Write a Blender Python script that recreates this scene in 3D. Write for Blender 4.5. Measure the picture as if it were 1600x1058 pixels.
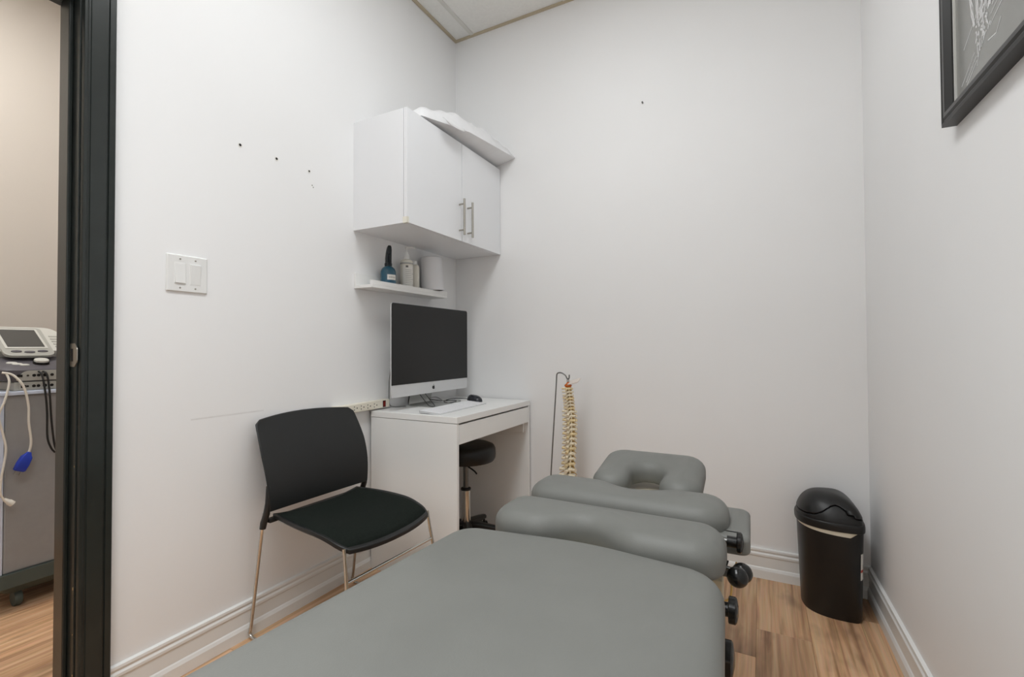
import bpy, bmesh, math, random
from mathutils import Vector, Matrix
random.seed(7)
PI = math.pi
SC = bpy.context.scene
COL = SC.collection
for o in list(bpy.data.objects):
    bpy.data.objects.remove(o)

# ------------------------------------------------------------------ camera
cam_d = bpy.data.cameras.new('camera')
cam = bpy.data.objects.new('camera', cam_d)
COL.objects.link(cam)
cam_d.sensor_width = 36.0
cam_d.lens = 736.066 / 1600 * 36.0
cam_d.clip_start = 0.02
_yaw, _pit, _roll = math.radians(27.704), math.radians(1.00688), math.radians(-0.28156)
_fw = Vector((-math.sin(_yaw) * math.cos(_pit), math.cos(_yaw) * math.cos(_pit), math.sin(_pit)))
_rt = Vector((math.cos(_yaw), math.sin(_yaw), 0))
_up = _rt.cross(_fw)
_r2 = _rt * math.cos(_roll) + _up * math.sin(_roll)
_u2 = -_rt * math.sin(_roll) + _up * math.cos(_roll)
cam.matrix_world = Matrix(((_r2.x, _u2.x, -_fw.x, 1.6761), (_r2.y, _u2.y, -_fw.y, -2.4435),
                           (_r2.z, _u2.z, -_fw.z, 1.0547), (0, 0, 0, 1)))
SC.camera = cam

# ------------------------------------------------------------------ world, exposure
wd = bpy.data.worlds.new('world')
SC.world = wd
wd.use_nodes = True
wd.node_tree.nodes['Background'].inputs[0].default_value = (0.85, 0.9, 1.0, 1)
wd.node_tree.nodes['Background'].inputs[1].default_value = 0.3
SC.view_settings.view_transform = 'Standard'
SC.view_settings.look = 'None'
SC.view_settings.exposure = 1.36
SC.view_settings.gamma = 1.0
SC.view_settings.use_curve_mapping = False
PANEL_WATTS = 6.3             # diffuse ceiling panel above the table
FILL_WATTS = 5.6            # unseen panel behind the camera, added to lift the lower walls
FILL_SPREAD = 110.0         # its beam angle in degrees
HALL_STRENGTH = 9.0           # unseen panel added to light the room beyond the door

# ------------------------------------------------------------------ materials
def s2l(c):
    return tuple(((v / 255) / 12.92 if v / 255 <= 0.04045 else ((v / 255 + 0.055) / 1.055) ** 2.4) for v in c)

MATS = {}
def mat(name, rgb, rough=0.5, metal=0.0, var=0.0, vscale=8.0, bump=0.0, bscale=200.0, spec=0.5,
        trans=0.0, emit=0.0, stretch=(1, 1, 1), coat=0.0, alpha=1.0, ior=1.45):
    """procedural Principled material; rgb is sRGB 0-255; var mixes a darker tone by noise"""
    m = bpy.data.materials.new(name)
    m.use_nodes = True
    nt = m.node_tree
    b = nt.nodes['Principled BSDF']
    c = s2l(rgb)
    b.inputs['Base Color'].default_value = (*c, 1)
    b.inputs['Roughness'].default_value = rough
    b.inputs['Metallic'].default_value = metal
    b.inputs['Specular IOR Level'].default_value = spec
    b.inputs['Transmission Weight'].default_value = trans
    b.inputs['Coat Weight'].default_value = coat
    b.inputs['IOR'].default_value = ior
    b.inputs['Alpha'].default_value = alpha
    if emit:
        b.inputs['Emission Color'].default_value = (*c, 1)
        b.inputs['Emission Strength'].default_value = emit
    if var or bump:
        tc = nt.nodes.new('ShaderNodeTexCoord')
        mp = nt.nodes.new('ShaderNodeMapping')
        mp.inputs['Scale'].default_value = stretch
        nt.links.new(tc.outputs['Object'], mp.inputs['Vector'])
    if var:
        n = nt.nodes.new('ShaderNodeTexNoise')
        n.inputs['Scale'].default_value = vscale
        n.inputs['Detail'].default_value = 6
        nt.links.new(mp.outputs['Vector'], n.inputs['Vector'])
        r = nt.nodes.new('ShaderNodeValToRGB')
        r.color_ramp.elements[0].position = 0.35
        r.color_ramp.elements[1].position = 0.68
        r.color_ramp.elements[0].color = (*[v * (1 - var) for v in c], 1)
        r.color_ramp.elements[1].color = (*c, 1)
        nt.links.new(n.outputs['Fac'], r.inputs['Fac'])
        nt.links.new(r.outputs['Color'], b.inputs['Base Color'])
    if bump:
        n2 = nt.nodes.new('ShaderNodeTexNoise')
        n2.inputs['Scale'].default_value = bscale
        n2.inputs['Detail'].default_value = 3
        nt.links.new(mp.outputs['Vector'], n2.inputs['Vector'])
        bp = nt.nodes.new('ShaderNodeBump')
        bp.inputs['Strength'].default_value = bump
        bp.inputs['Distance'].default_value = 0.002
        nt.links.new(n2.outputs['Fac'], bp.inputs['Height'])
        nt.links.new(bp.outputs['Normal'], b.inputs['Normal'])
    MATS[name] = m
    return m

M_WALL = mat('wall_paint', (246, 246, 246), 0.55, var=0.025, vscale=1.3, bump=0.05, bscale=160)
M_WALLL = mat('wall_paint_scuffed', (246, 246, 246), 0.55, bump=0.05, bscale=160)
M_HALL = mat('hall_paint', (214, 207, 198), 0.6, var=0.03, vscale=1.3, bump=0.05, bscale=160)
M_TRIM = mat('trim_white', (238, 238, 236), 0.35, var=0.03, vscale=3)
M_TILE = mat('ceiling_tile', (244, 243, 239), 0.9, var=0.04, vscale=60, bump=0.3, bscale=220)
M_TEE = mat('ceiling_tee', (222, 220, 214), 0.45)
M_ANGLE = mat('wall_angle', (196, 182, 156), 0.5)
M_BLACKP = mat('casing_black', (38, 43, 41), 0.28, var=0.2, vscale=14, bump=0.05, bscale=90)
M_METAL = mat('brushed_nickel', (176, 172, 164), 0.32, 1.0)
M_CHROME = mat('chrome', (205, 203, 198), 0.12, 1.0)
M_STEEL = mat('dark_steel', (120, 120, 118), 0.3, 1.0)
M_CAB = mat('cabinet_white', (240, 241, 243), 0.3, var=0.015, vscale=2)
M_DESK = mat('desk_white', (246, 246, 244), 0.3, var=0.02, vscale=2.5)
M_SHELF = mat('shelf_white', (240, 240, 238), 0.4)
M_BLKPL = mat('black_plastic', (30, 31, 31), 0.42, bump=0.08, bscale=400)
M_BLKSM = mat('black_gloss_plastic', (20, 21, 21), 0.2)
M_BIN = mat('bin_black', (24, 24, 24), 0.38, bump=0.06, bscale=300)
M_FABRIC = mat('black_fabric', (27, 33, 29), 0.95, var=0.3, vscale=120, bump=0.5, bscale=700, spec=0.2)
M_VINYL = mat('grey_vinyl', (120, 121, 117), 0.5, var=0.07, vscale=5, bump=0.12, bscale=350)
M_BLKVIN = mat('black_vinyl', (20, 20, 20), 0.4, bump=0.1, bscale=200)
M_BEIGE = mat('beige_enamel', (214, 203, 178), 0.4)
M_BLUEB = mat('blue_bottle', (12, 96, 124), 0.08, trans=0.35, coat=0.5)
M_DKBLUE = mat('sprayer_dark', (12, 22, 28), 0.3)
M_CREAM = mat('lotion_bottle', (226, 222, 210), 0.35)
M_WHITEPL = mat('white_plastic', (236, 236, 234), 0.35)
M_LIDW = mat('white_matte_shell', (228, 228, 230), 0.55, bump=0.05, bscale=120)
M_PAPER = mat('paper_label', (232, 230, 224), 0.7)
M_INK = mat('label_ink', (110, 108, 106), 0.7)
M_REDINK = mat('label_red', (190, 90, 80), 0.7)
M_SCREEN = mat('screen_glass', (9, 10, 10), 0.08, coat=0.0)
M_ALU = mat('aluminium_silver', (214, 215, 216), 0.35, 0.35)
M_ALUSHADE = mat('aluminium_shaded', (186, 187, 184), 0.38, 0.7)  # same aluminium as the casing, darkened for the shade under the screen
M_KEY = mat('key_white', (244, 244, 246), 0.4)
M_CORD = mat('cord_black', (26, 26, 26), 0.45)
M_CORDG = mat('cord_grey', (120, 120, 118), 0.45)
M_MOUSE = mat('mouse_dark', (44, 46, 52), 0.25)
M_STRIP = mat('strip_cream', (234, 228, 212), 0.4)
M_DARK = mat('dark_hole', (22, 20, 18), 0.8)
M_RED = mat('red_rocker', (120, 22, 16), 0.2)
M_BONE = mat('bone', (236, 216, 172), 0.5, var=0.12, vscale=40)
M_BONE2 = mat('bone_light', (238, 226, 200), 0.5, var=0.12, vscale=40)
M_DISC = mat('disc_yellow', (214, 176, 98), 0.5)
M_ORANGE = mat('nerve_orange', (196, 100, 30), 0.5)
M_OCC = mat('occiput_plate', (226, 214, 204), 0.35)
M_BAG = mat('pillow_bag', (240, 240, 241), 0.3, var=0.05, vscale=14, bump=0.5, bscale=26)
M_CLEAR = mat('corner_guard_clear', (238, 235, 222), 0.2)
M_FRAME = mat('frame_black', (44, 44, 43), 0.35)
M_FRAMEIN = mat('frame_liner_white', (220, 220, 216), 0.5)
M_PRINT = mat('print_grey', (146, 146, 142), 0.25, var=0.05, vscale=5)
M_PRINTW = mat('print_white', (226, 226, 226), 0.5)
M_LINER = mat('bin_liner', (224, 216, 196), 0.5)
M_CARTG = mat('cart_grey', (150, 150, 150), 0.5, var=0.05, vscale=30)
M_CARTB = mat('cart_blue_white', (206, 216, 234), 0.4)
M_CARTD = mat('cart_base_dark', (74, 84, 80), 0.5)
M_CONS = mat('console_dark', (88, 86, 92), 0.4)
M_CONSL = mat('console_light', (206, 206, 200), 0.4)
M_CONSM = mat('console_mid', (172, 172, 166), 0.4)
M_LCD = mat('lcd_grey', (78, 78, 76), 0.25)
M_WCORD = mat('cord_white', (222, 218, 208), 0.4)
M_BPLUG = mat('plug_blue', (36, 66, 190), 0.25, trans=0.2)
M_DRY = mat('chipped_wood', (176, 150, 112), 0.8)

# scuff line and smudges on the left wall paint (world position based)
nt = M_WALLL.node_tree
b = nt.nodes['Principled BSDF']
geo = nt.nodes.new('ShaderNodeNewGeometry')
sx = nt.nodes.new('ShaderNodeSeparateXYZ')
nt.links.new(geo.outputs['Position'], sx.inputs[0])
def math_node(op, a, bb=None, c=None):
    n = nt.nodes.new('ShaderNodeMath'); n.operation = op
    for i, v in enumerate((a, bb, c)):
        if v is None: continue
        if isinstance(v, (int, float)): n.inputs[i].default_value = v
        else: nt.links.new(v, n.inputs[i])
    return n.outputs[0]
nz = nt.nodes.new('ShaderNodeTexNoise'); nz.inputs['Scale'].default_value = 22
nt.links.new(geo.outputs['Position'], nz.inputs['Vector'])
dz = math_node('ABSOLUTE', math_node('SUBTRACT', sx.outputs[2], 0.817))
line = math_node('SUBTRACT', 1.0, math_node('MULTIPLY', dz, 260.0))
line = math_node('MAXIMUM', line, 0.0)
dy = math_node('ABSOLUTE', math_node('SUBTRACT', sx.outputs[1], -1.42))
inr = math_node('LESS_THAN', dy, 0.13)
msk = math_node('MULTIPLY', math_node('MULTIPLY', line, inr), nz.outputs['Fac'])
nz2 = nt.nodes.new('ShaderNodeTexNoise'); nz2.inputs['Scale'].default_value = 1.4
nt.links.new(geo.outputs['Position'], nz2.inputs['Vector'])
msk = math_node('MULTIPLY_ADD', nz2.outputs['Fac'], 0.06, msk)
mx = nt.nodes.new('ShaderNodeMix'); mx.data_type = 'RGBA'
nt.links.new(msk, mx.inputs['Factor'])
mx.inputs['A'].default_value = (*s2l((246, 246, 246)), 1)
mx.inputs['B'].default_value = (*s2l((206, 204, 202)), 1)
nt.links.new(mx.outputs['Result'], b.inputs['Base Color'])

# wood planks: grain along Y, tone per plank
def wood_material():
    m = bpy.data.materials.new('oak_vinyl_plank'); m.use_nodes = True
    nt = m.node_tree; N = nt.nodes; L = nt.links
    b = N['Principled BSDF']
    oi = N.new('ShaderNodeObjectInfo'); geo = N.new('ShaderNodeNewGeometry')
    off = N.new('ShaderNodeVectorMath'); off.operation = 'SCALE'
    cmb = N.new('ShaderNodeCombineXYZ')
    for i in range(3): cmb.inputs[i].default_value = (3.1, 17.3, 9.7)[i]
    L.new(cmb.outputs[0], off.inputs[0]); L.new(oi.outputs['Random'], off.inputs['Scale'])
    add = N.new('ShaderNodeVectorMath'); add.operation = 'ADD'
    L.new(geo.outputs['Position'], add.inputs[0]); L.new(off.outputs[0], add.inputs[1])
    mp = N.new('ShaderNodeMapping'); mp.inputs['Scale'].default_value = (22.0, 0.8, 1.0)
    L.new(add.outputs[0], mp.inputs['Vector'])
    n1 = N.new('ShaderNodeTexNoise'); n1.inputs['Scale'].default_value = 2.2; n1.inputs['Detail'].default_value = 8
    n1.inputs['Distortion'].default_value = 0.6
    L.new(mp.outputs[0], n1.inputs['Vector'])
    r = N.new('ShaderNodeValToRGB')
    e = r.color_ramp.elements
    e[0].position = 0.28; e[0].color = (*s2l((170, 126, 92)), 1)
    e[1].position = 0.72; e[1].color = (*s2l((242, 204, 166)), 1)
    k = e.new(0.5); k.color = (*s2l((222, 178, 138)), 1)
    L.new(n1.outputs['Fac'], r.inputs['Fac'])
    mp2 = N.new('ShaderNodeMapping'); mp2.inputs['Scale'].default_value = (90, 2.2, 1)
    L.new(add.outputs[0], mp2.inputs['Vector'])
    n2 = N.new('ShaderNodeTexNoise'); n2.inputs['Scale'].default_value = 3; n2.inputs['Detail'].default_value = 5
    L.new(mp2.outputs[0], n2.inputs['Vector'])
    mx = N.new('ShaderNodeMix'); mx.data_type = 'RGBA'; mx.blend_type = 'MULTIPLY'
    mx.inputs['Factor'].default_value = 0.34
    L.new(r.outputs['Color'], mx.inputs['A']); L.new(n2.outputs['Color'], mx.inputs['B'])
    # knots
    mp3 = N.new('ShaderNodeMapping'); mp3.inputs['Scale'].default_value = (5.0, 2.0, 1.0)
    L.new(add.outputs[0], mp3.inputs['Vector'])
    n3 = N.new('ShaderNodeTexNoise'); n3.inputs['Scale'].default_value = 1.6; n3.inputs['Detail'].default_value = 3
    L.new(mp3.outputs[0], n3.inputs['Vector'])
    r3 = N.new('ShaderNodeValToRGB')
    r3.color_ramp.elements[0].position = 0.26; r3.color_ramp.elements[0].color = (0.42, 0.4, 0.4, 1)
    r3.color_ramp.elements[1].position = 0.4; r3.color_ramp.elements[1].color = (1, 1, 1, 1)
    L.new(n3.outputs['Fac'], r3.inputs['Fac'])
    mx3 = N.new('ShaderNodeMix'); mx3.data_type = 'RGBA'; mx3.blend_type = 'MULTIPLY'; mx3.inputs['Factor'].default_value = 0.8
    L.new(mx.outputs['Result'], mx3.inputs['A']); L.new(r3.outputs['Color'], mx3.inputs['B'])
    hs = N.new('ShaderNodeHueSaturation')
    mr = N.new('ShaderNodeMapRange'); mr.inputs['To Min'].default_value = 0.82; mr.inputs['To Max'].default_value = 1.2
    L.new(oi.outputs['Random'], mr.inputs['Value']); L.new(mr.outputs[0], hs.inputs['Value'])
    L.new(mx3.outputs['Result'], hs.inputs['Color'])
    L.new(hs.outputs['Color'], b.inputs['Base Color'])
    b.inputs['Roughness'].default_value = 0.45
    bp = N.new('ShaderNodeBump'); bp.inputs['Strength'].default_value = 0.15; bp.inputs['Distance'].default_value = 0.001
    L.new(n2.outputs['Fac'], bp.inputs['Height']); L.new(bp.outputs[0], b.inputs['Normal'])
    return m
M_WOOD = wood_material()

def emit_mat(name, col, s):
    m = bpy.data.materials.new(name); m.use_nodes = True
    nt = m.node_tree
    for n in list(nt.nodes): nt.nodes.remove(n)
    e = nt.nodes.new('ShaderNodeEmission'); e.inputs[0].default_value = (*col, 1); e.inputs[1].default_value = s
    o = nt.nodes.new('ShaderNodeOutputMaterial'); nt.links.new(e.outputs[0], o.inputs[0])
    return m
M_PANEL = emit_mat('led_diffuser', (1.0, 0.99, 0.975), 0.6)
M_PANELH = emit_mat('added_hall_diffuser', (1.0, 0.98, 0.95), HALL_STRENGTH)

# ------------------------------------------------------------------ mesh helpers
class MB:
    def __init__(self):
        self.bm = bmesh.new()
    def poly(self, pts, faces):
        vs = [self.bm.verts.new(p) for p in pts]
        for f in faces:
            try: self.bm.faces.new([vs[i] for i in f])
            except ValueError: pass
        return vs
    def box(self, x0, x1, y0, y1, z0, z1, M=None):
        p = [Vector((x, y, z)) for z in (z0, z1) for y in (y0, y1) for x in (x0, x1)]
        if M: p = [M @ v for v in p]
        self.poly(p, [(0, 2, 3, 1), (4, 5, 7, 6), (0, 1, 5, 4), (1, 3, 7, 5), (3, 2, 6, 7), (2, 0, 4, 6)])
        return self
    def rings(self, rs, cap0=True, cap1=True, closed=True):
        prev = None; first = None
        for r in rs:
            cur = [self.bm.verts.new(p) for p in r]
            if prev:
                n = len(cur)
                for i in range(n if closed else n - 1):
                    j = (i + 1) % n
                    self.bm.faces.new((prev[i], prev[j], cur[j], cur[i]))
            else: first = cur
            prev = cur
        if cap0: self.bm.faces.new(list(reversed(first)))
        if cap1: self.bm.faces.new(prev)
        return self
    def lathe(self, prof, n=24, c=(0, 0, 0), M=None, cap0=True, cap1=True, sx=1, sy=1):
        rs = []
        for r, z in prof:
            ring = [Vector((c[0] + sx * r * math.cos(2 * PI * i / n), c[1] + sy * r * math.sin(2 * PI * i / n), c[2] + z)) for i in range(n)]
            if M: ring = [M @ v for v in ring]
            rs.append(ring)
        return self.rings(rs, cap0, cap1)
    def tube(self, path, r, n=10, caps=True, smooth_r=None):
        P = [Vector(p) for p in path]
        rs = []
        ref = None
        for i, p in enumerate(P):
            t = (P[min(i + 1, len(P) - 1)] - P[max(i - 1, 0)]).normalized()
            if ref is None:
                a = Vector((0, 0, 1)) if abs(t.z) < 0.9 else Vector((1, 0, 0))
                ref = a.cross(t).normalized()
            ref = (ref - t * ref.dot(t)).normalized()
            bn = t.cross(ref)
            rr = r[i] if isinstance(r, (list, tuple)) else r
            rs.append([p + ref * rr * math.cos(2 * PI * k / n) + bn * rr * math.sin(2 * PI * k / n) for k in range(n)])
        return self.rings(rs, caps, caps)
    def prism(self, pts2, z0, z1, M=None):
        a = [Vector((x, y, z0)) for x, y in pts2]; c = [Vector((x, y, z1)) for x, y in pts2]
        if M: a = [M @ v for v in a]; c = [M @ v for v in c]
        return self.rings([a, c])
    def sphere(self, c, r, n=16, m=10, s=(1, 1, 1)):
        prof = [(r * math.sin(PI * (i + 0.02) / (m + 0.04)), -r * math.cos(PI * (i + 0.02) / (m + 0.04))) for i in range(m + 1)]
        M = Matrix.Translation(c) @ Matrix.Diagonal((*s, 1))
        return self.lathe(prof, n, (0, 0, 0), M)
    def build(self, name, m, parent=None, smooth=None, bevel=0.0, seg=2, subsurf=0):
        bmesh.ops.recalc_face_normals(self.bm, faces=self.bm.faces[:])
        me = bpy.data.meshes.new(name)
        self.bm.to_mesh(me); self.bm.free()
        me.materials.append(m)
        o = bpy.data.objects.new(name, me)
        COL.objects.link(o)
        if parent: o.parent = parent
        if bevel:
            md = o.modifiers.new('bevel', 'BEVEL'); md.width = bevel; md.segments = seg
            md.limit_method = 'ANGLE'; md.angle_limit = math.radians(40)
            md.harden_normals = False
        if subsurf:
            md = o.modifiers.new('sub', 'SUBSURF'); md.levels = subsurf; md.render_levels = subsurf
        if smooth is not None:
            for p in me.polygons: p.use_smooth = True
            try: me.set_sharp_from_angle(angle=math.radians(smooth))
            except Exception: pass
        return o

def box(name, m, x0, x1, y0, y1, z0, z1, parent=None, bevel=0.0, M=None, seg=2):
    return MB().box(x0, x1, y0, y1, z0, z1, M).build(name, m, parent, None, bevel, seg)

def tag(o, label, cat, group=None):
    o['label'] = label; o['category'] = cat
    if group: o['group'] = group
    return o
def thing(name, label, cat, loc=(0, 0, 0), rotz=0.0, group=None):
    o = bpy.data.objects.new(name, None)
    o.empty_display_size = 0.1
    COL.objects.link(o); o.location = loc; o.rotation_euler = (0, 0, rotz)
    return tag(o, label, cat, group)
def struct(o, label=None):
    o['kind'] = 'structure'
    if label: o['label'] = label
    return o

def rpoly(pts, seg=6):
    """pts: (x, y, radius) -> list of rounded outline points"""
    out = []
    n = len(pts)
    for i in range(n):
        p = Vector(pts[i][:2]); r = pts[i][2]
        a = Vector(pts[i - 1][:2]) - p; c = Vector(pts[(i + 1) % n][:2]) - p
        if r <= 0: out.append((p.x, p.y)); continue
        a.normalize(); c.normalize()
        ang = a.angle(c)
        d = r / math.tan(ang / 2)
        s = p + a * d; e = p + c * d
        bis = (a + c).normalized(); ce = p + bis * (r / math.sin(ang / 2))
        a0 = math.atan2(s.y - ce.y, s.x - ce.x); a1 = math.atan2(e.y - ce.y, e.x - ce.x)
        da = a1 - a0
        while da > PI: da -= 2 * PI
        while da < -PI: da += 2 * PI
        for k in range(seg + 1):
            t = a0 + da * k / seg
            out.append((ce.x + r * math.cos(t), ce.y + r * math.sin(t)))
    return out
def resample(pts, step):
    out = []
    n = len(pts)
    for i in range(n):
        a = Vector(pts[i]); c = Vector(pts[(i + 1) % n])
        L = (c - a).length
        if L < 1e-6: continue
        k = max(1, int(round(L / step)))
        for j in range(k): out.append(tuple(a.lerp(c, j / k)))
    return out
def inset(pts, d):
    n = len(pts); out = []
    area = sum(pts[i][0] * pts[(i + 1) % n][1] - pts[(i + 1) % n][0] * pts[i][1] for i in range(n))
    sg = 1 if area > 0 else -1
    for i in range(n):
        a = Vector(pts[i - 1]); p = Vector(pts[i]); c = Vector(pts[(i + 1) % n])
        t = (c - a).normalized()
        nrm = Vector((-t.y, t.x)) * sg
        out.append((p.x + nrm.x * d, p.y + nrm.y * d))
    return out
def cushion(mb, outline, zt, th, rh=0.045, rv=0.04, rb=0.015, M=None, tilt=None):
    """padded slab: rounded upper edge (rh, rv), small lower edge; tilt: z offset function of x, y"""
    prof = [(rb, zt - th)]
    for k in range(1, 4):
        a = PI / 2 * k / 3
        prof.append((rb * (1 - math.sin(a)), zt - th + rb * (1 - math.cos(a))))
    for k in range(0, 8):
        a = PI / 2 * k / 7
        prof.append((rh * (1 - math.cos(a)), zt - rv - 0.003 + rv * math.sin(a)))
    prof.append((rh + 0.012, zt))
    rs = []
    for d, z in prof:
        pts = inset(outline, d) if d else outline
        ring = [Vector((x, y, z + (tilt(x, y) if tilt else 0))) for x, y in pts]
        rs.append(ring)
    mb.rings(rs)
    return mb
def spath(pts, k=8):
    """Catmull-Rom through points"""
    P = [Vector(p) for p in pts]; out = []
    for i in range(len(P) - 1):
        p0 = P[max(i - 1, 0)]; p1 = P[i]; p2 = P[i + 1]; p3 = P[min(i + 2, len(P) - 1)]
        for j in range(k):
            t = j / k
            out.append(0.5 * ((2 * p1) + (p2 - p0) * t + (2 * p0 - 5 * p1 + 4 * p2 - p3) * t * t + (3 * p1 - p0 - 3 * p2 + p3) * t ** 3))
    out.append(P[-1])
    return out

# ------------------------------------------------------------------ room shell
H = 2.9736; WB = 2.0755; RY = 0.0213; YF = -3.3
def xr(y): return WB + math.tan(RY) * (-y)
DZ = 2.061; DY0, DY1 = -2.66, -1.849      # clear door opening
TW = 0.125

# floor slab and planks
HX, HY0, HY1 = -1.75, -3.0, -0.4           # room beyond the door
floor = struct(box('floor', M_DARK, HX - 0.05, 2.3, YF - 0.1, 0.1, -0.08, -0.012))
floor['label'] = 'brown oak-look vinyl plank floor running through the doorway'
PW = 0.1757
plank_mesh = {}
def plank(x0, y0, y1):
    key = round(y1 - y0, 3)
    if key not in plank_mesh:
        mb = MB(); L = y1 - y0; g = 0.0003; c = 0.0008
        a = [(g, g), (PW - g, g), (PW - g, L - g), (g, L - g)]
        a2 = [(g + c, g + c), (PW - g - c, g + c), (PW - g - c, L - g - c), (g + c, L - g - c)]
        mb.rings([[Vector((x, y, -0.012)) for x, y in a], [Vector((x, y, -0.0008)) for x, y in a], [Vector((x, y, 0)) for x, y in a2]])
        o = mb.build('plank', M_WOOD, floor)
        plank_mesh[key] = o.data
    else:
        o = bpy.data.objects.new('plank', plank_mesh[key]); COL.objects.link(o); o.parent = floor
    o.location = (x0, y0, 0)
PL = 1.22
k0 = int(math.floor((HX - 1.652) / PW)); k1 = int(math.ceil((2.16 - 1.652) / PW))
offs = [0.0, 0.47, 0.8, 0.3, 0.62, 0.15]
for k in range(k0, k1):
    x0 = 1.652 + k * PW
    inside = x0 > -0.12
    ya, yb = (YF, 0.0) if inside else (HY0, HY1)
    s = -0.45 + PL * 2 if k == 0 else -0.45 + PL * 2 - PL * offs[k % 6]
    cuts = [yb]
    y = s
    while y > ya:
        if y < yb - 0.02: cuts.append(y)
        y -= PL
    cuts.append(ya)
    for i in range(len(cuts) - 1):
        if cuts[i] - cuts[i + 1] > 0.02: plank(x0, round(cuts[i + 1], 4), round(cuts[i], 4))

# walls
mb = MB()
mb.box(-TW, 0, DY1 + 0.02, 0.12, -0.012, H + 0.1)
mb.box(-TW, 0, YF - 0.12, DY0 - 0.02, -0.012, H + 0.1)
mb.box(-TW, 0, DY0 - 0.02, DY1 + 0.02, DZ + 0.02, H + 0.1)
wall_left = struct(mb.build('wall_left', M_WALLL))
wall_back = struct(box('wall_back', M_WALL, 0.0, 2.3, 0.0, 0.12, -0.012, H + 0.1))
mb = MB()
mb.prism([(xr(0), 0), (xr(YF), YF), (xr(YF) + 0.12, YF), (xr(0) + 0.12, 0)], -0.012, H + 0.1)
wall_right = struct(mb.build('wall_right', M_WALL))
wall_front = struct(box('wall_front', M_WALL, 0.0, 2.3, YF - 0.12, YF, -0.012, H + 0.1))

# ceiling: T-bar grid with lay-in tiles
ceiling = struct(box('ceiling', M_TILE, 0, 2.3, YF, 0, H + 0.06, H + 0.1))
ceiling['label'] = 'white suspended tile ceiling with T-bar grid'
xt = [0.135, 0.745, 1.355, 1.965]; yt = [-0.9, -2.12]
for x in xt:
    mb = MB(); mb.box(x - 0.012, x + 0.012, YF, -0.0, H - 0.001, H + 0.004); mb.box(x - 0.001, x + 0.001, YF, 0, H, H + 0.04)
    mb.build('ceiling_tee', M_TEE, ceiling)
xs = [0.0] + xt + [2.16]; ys = [0.0] + yt + [YF]
for y in yt:
    for i in range(len(xs) - 1):
        a = xs[i] + 0.012 if i else 0.0; c = min(xs[i + 1] - 0.012, xr(y))
        box('ceiling_cross_tee', M_TEE, a, c, y - 0.012, y + 0.012, H - 0.0005, H + 0.004, ceiling)
for i in range(len(xs) - 1):
    for j in range(len(ys) - 1):
        if i == 2 and j in (1, 2): continue
        a = xs[i] + 0.002; c = xs[i + 1] - 0.002
        box('ceiling_tile', M_TILE, a, c, ys[j + 1] + 0.002, ys[j] - 0.002, H + 0.004, H + 0.02, ceiling)
mb = MB()
mb.box(0, 0.02, YF, 0, H - 0.002, H + 0.003); mb.box(0, 0.0015, YF, 0, H - 0.002, H + 0.02)
mb.build('wall_angle', M_ANGLE, ceiling)
box('wall_angle', M_ANGLE, 0.02, 2.08, -0.02, 0, H - 0.002, H + 0.003, ceiling)
mb = MB(); mb.prism([(xr(0) - 0.02, -0.02), (xr(YF) - 0.02, YF), (xr(YF), YF), (xr(0), -0.02)], H - 0.002, H + 0.003)
mb.build('wall_angle', M_ANGLE, ceiling)

# lay-in LED panel (the room's lamp), then an added fill panel behind the camera
for lab, y0, y1, watts, spread in (('recessed LED panel set in the ceiling grid above the treatment table', -2.108, -0.912, PANEL_WATTS, 180.0),
        ('added unseen fill panel in the ceiling grid nearest the front wall', YF + 0.004, -2.132, FILL_WATTS, FILL_SPREAD)):
    lt = thing('ceiling_light', lab, 'ceiling light', (1.05, (y0 + y1) / 2, H))
    hl = (y1 - y0) / 2
    mb = MB()
    for q in ((-0.298, 0.298, -hl, -hl + 0.023), (-0.298, 0.298, hl - 0.023, hl), (-0.298, -0.275, -hl + 0.023, hl - 0.023), (0.275, 0.298, -hl + 0.023, hl - 0.023)):
        mb.box(q[0], q[1], q[2], q[3], 0.004, 0.02)
    mb.build('panel_frame', M_TEE, lt)
    box('diffuser', M_PANEL, -0.275, 0.275, -hl + 0.023, hl - 0.023, 0.008, 0.016, lt)
    ld = bpy.data.lights.new('panel_light', 'AREA'); ld.shape = 'RECTANGLE'; ld.size = 0.55; ld.size_y = 2 * hl - 0.046
    ld.energy = watts; ld.spread = math.radians(spread); ld.color = (0.955, 0.985, 1.0)
    lo = bpy.data.objects.new('panel_light', ld); COL.objects.link(lo); lo.parent = lt; lo.location = (0, 0, 0.006)

# baseboards: stepped profile (depth, height)
BP = [(0, 0), (0.016, 0), (0.016, 0.036), (0.012, 0.046), (0.009, 0.05), (0.009, 0.094), (0.0105, 0.096), (0.0125, 0.1),
      (0.0125, 0.108), (0.008, 0.114), (0.009, 0.118), (0.0115, 0.123), (0.0105, 0.1305), (0.0, 0.1335)]
def baseboard(name, a, c, nrm):
    a = Vector((*a, 0)); c = Vector((*c, 0)); n = Vector((*nrm, 0)).normalized()
    r0 = [a + n * d + Vector((0, 0, z)) for d, z in BP]; r1 = [c + n * d + Vector((0, 0, z)) for d, z in BP]
    return struct(MB().rings([r0, r1]).build(name, M_TRIM))
baseboard('baseboard_left', (0, -1.777), (0, 0), (1, 0))
baseboard('baseboard_back', (0.0, 0), (WB, 0), (0, -1))
baseboard('baseboard_right', (xr(0), 0), (xr(YF), YF), (-1, -math.tan(RY)))
baseboard('baseboard_front', (0, YF), (xr(YF), YF), (0, 1))

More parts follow.
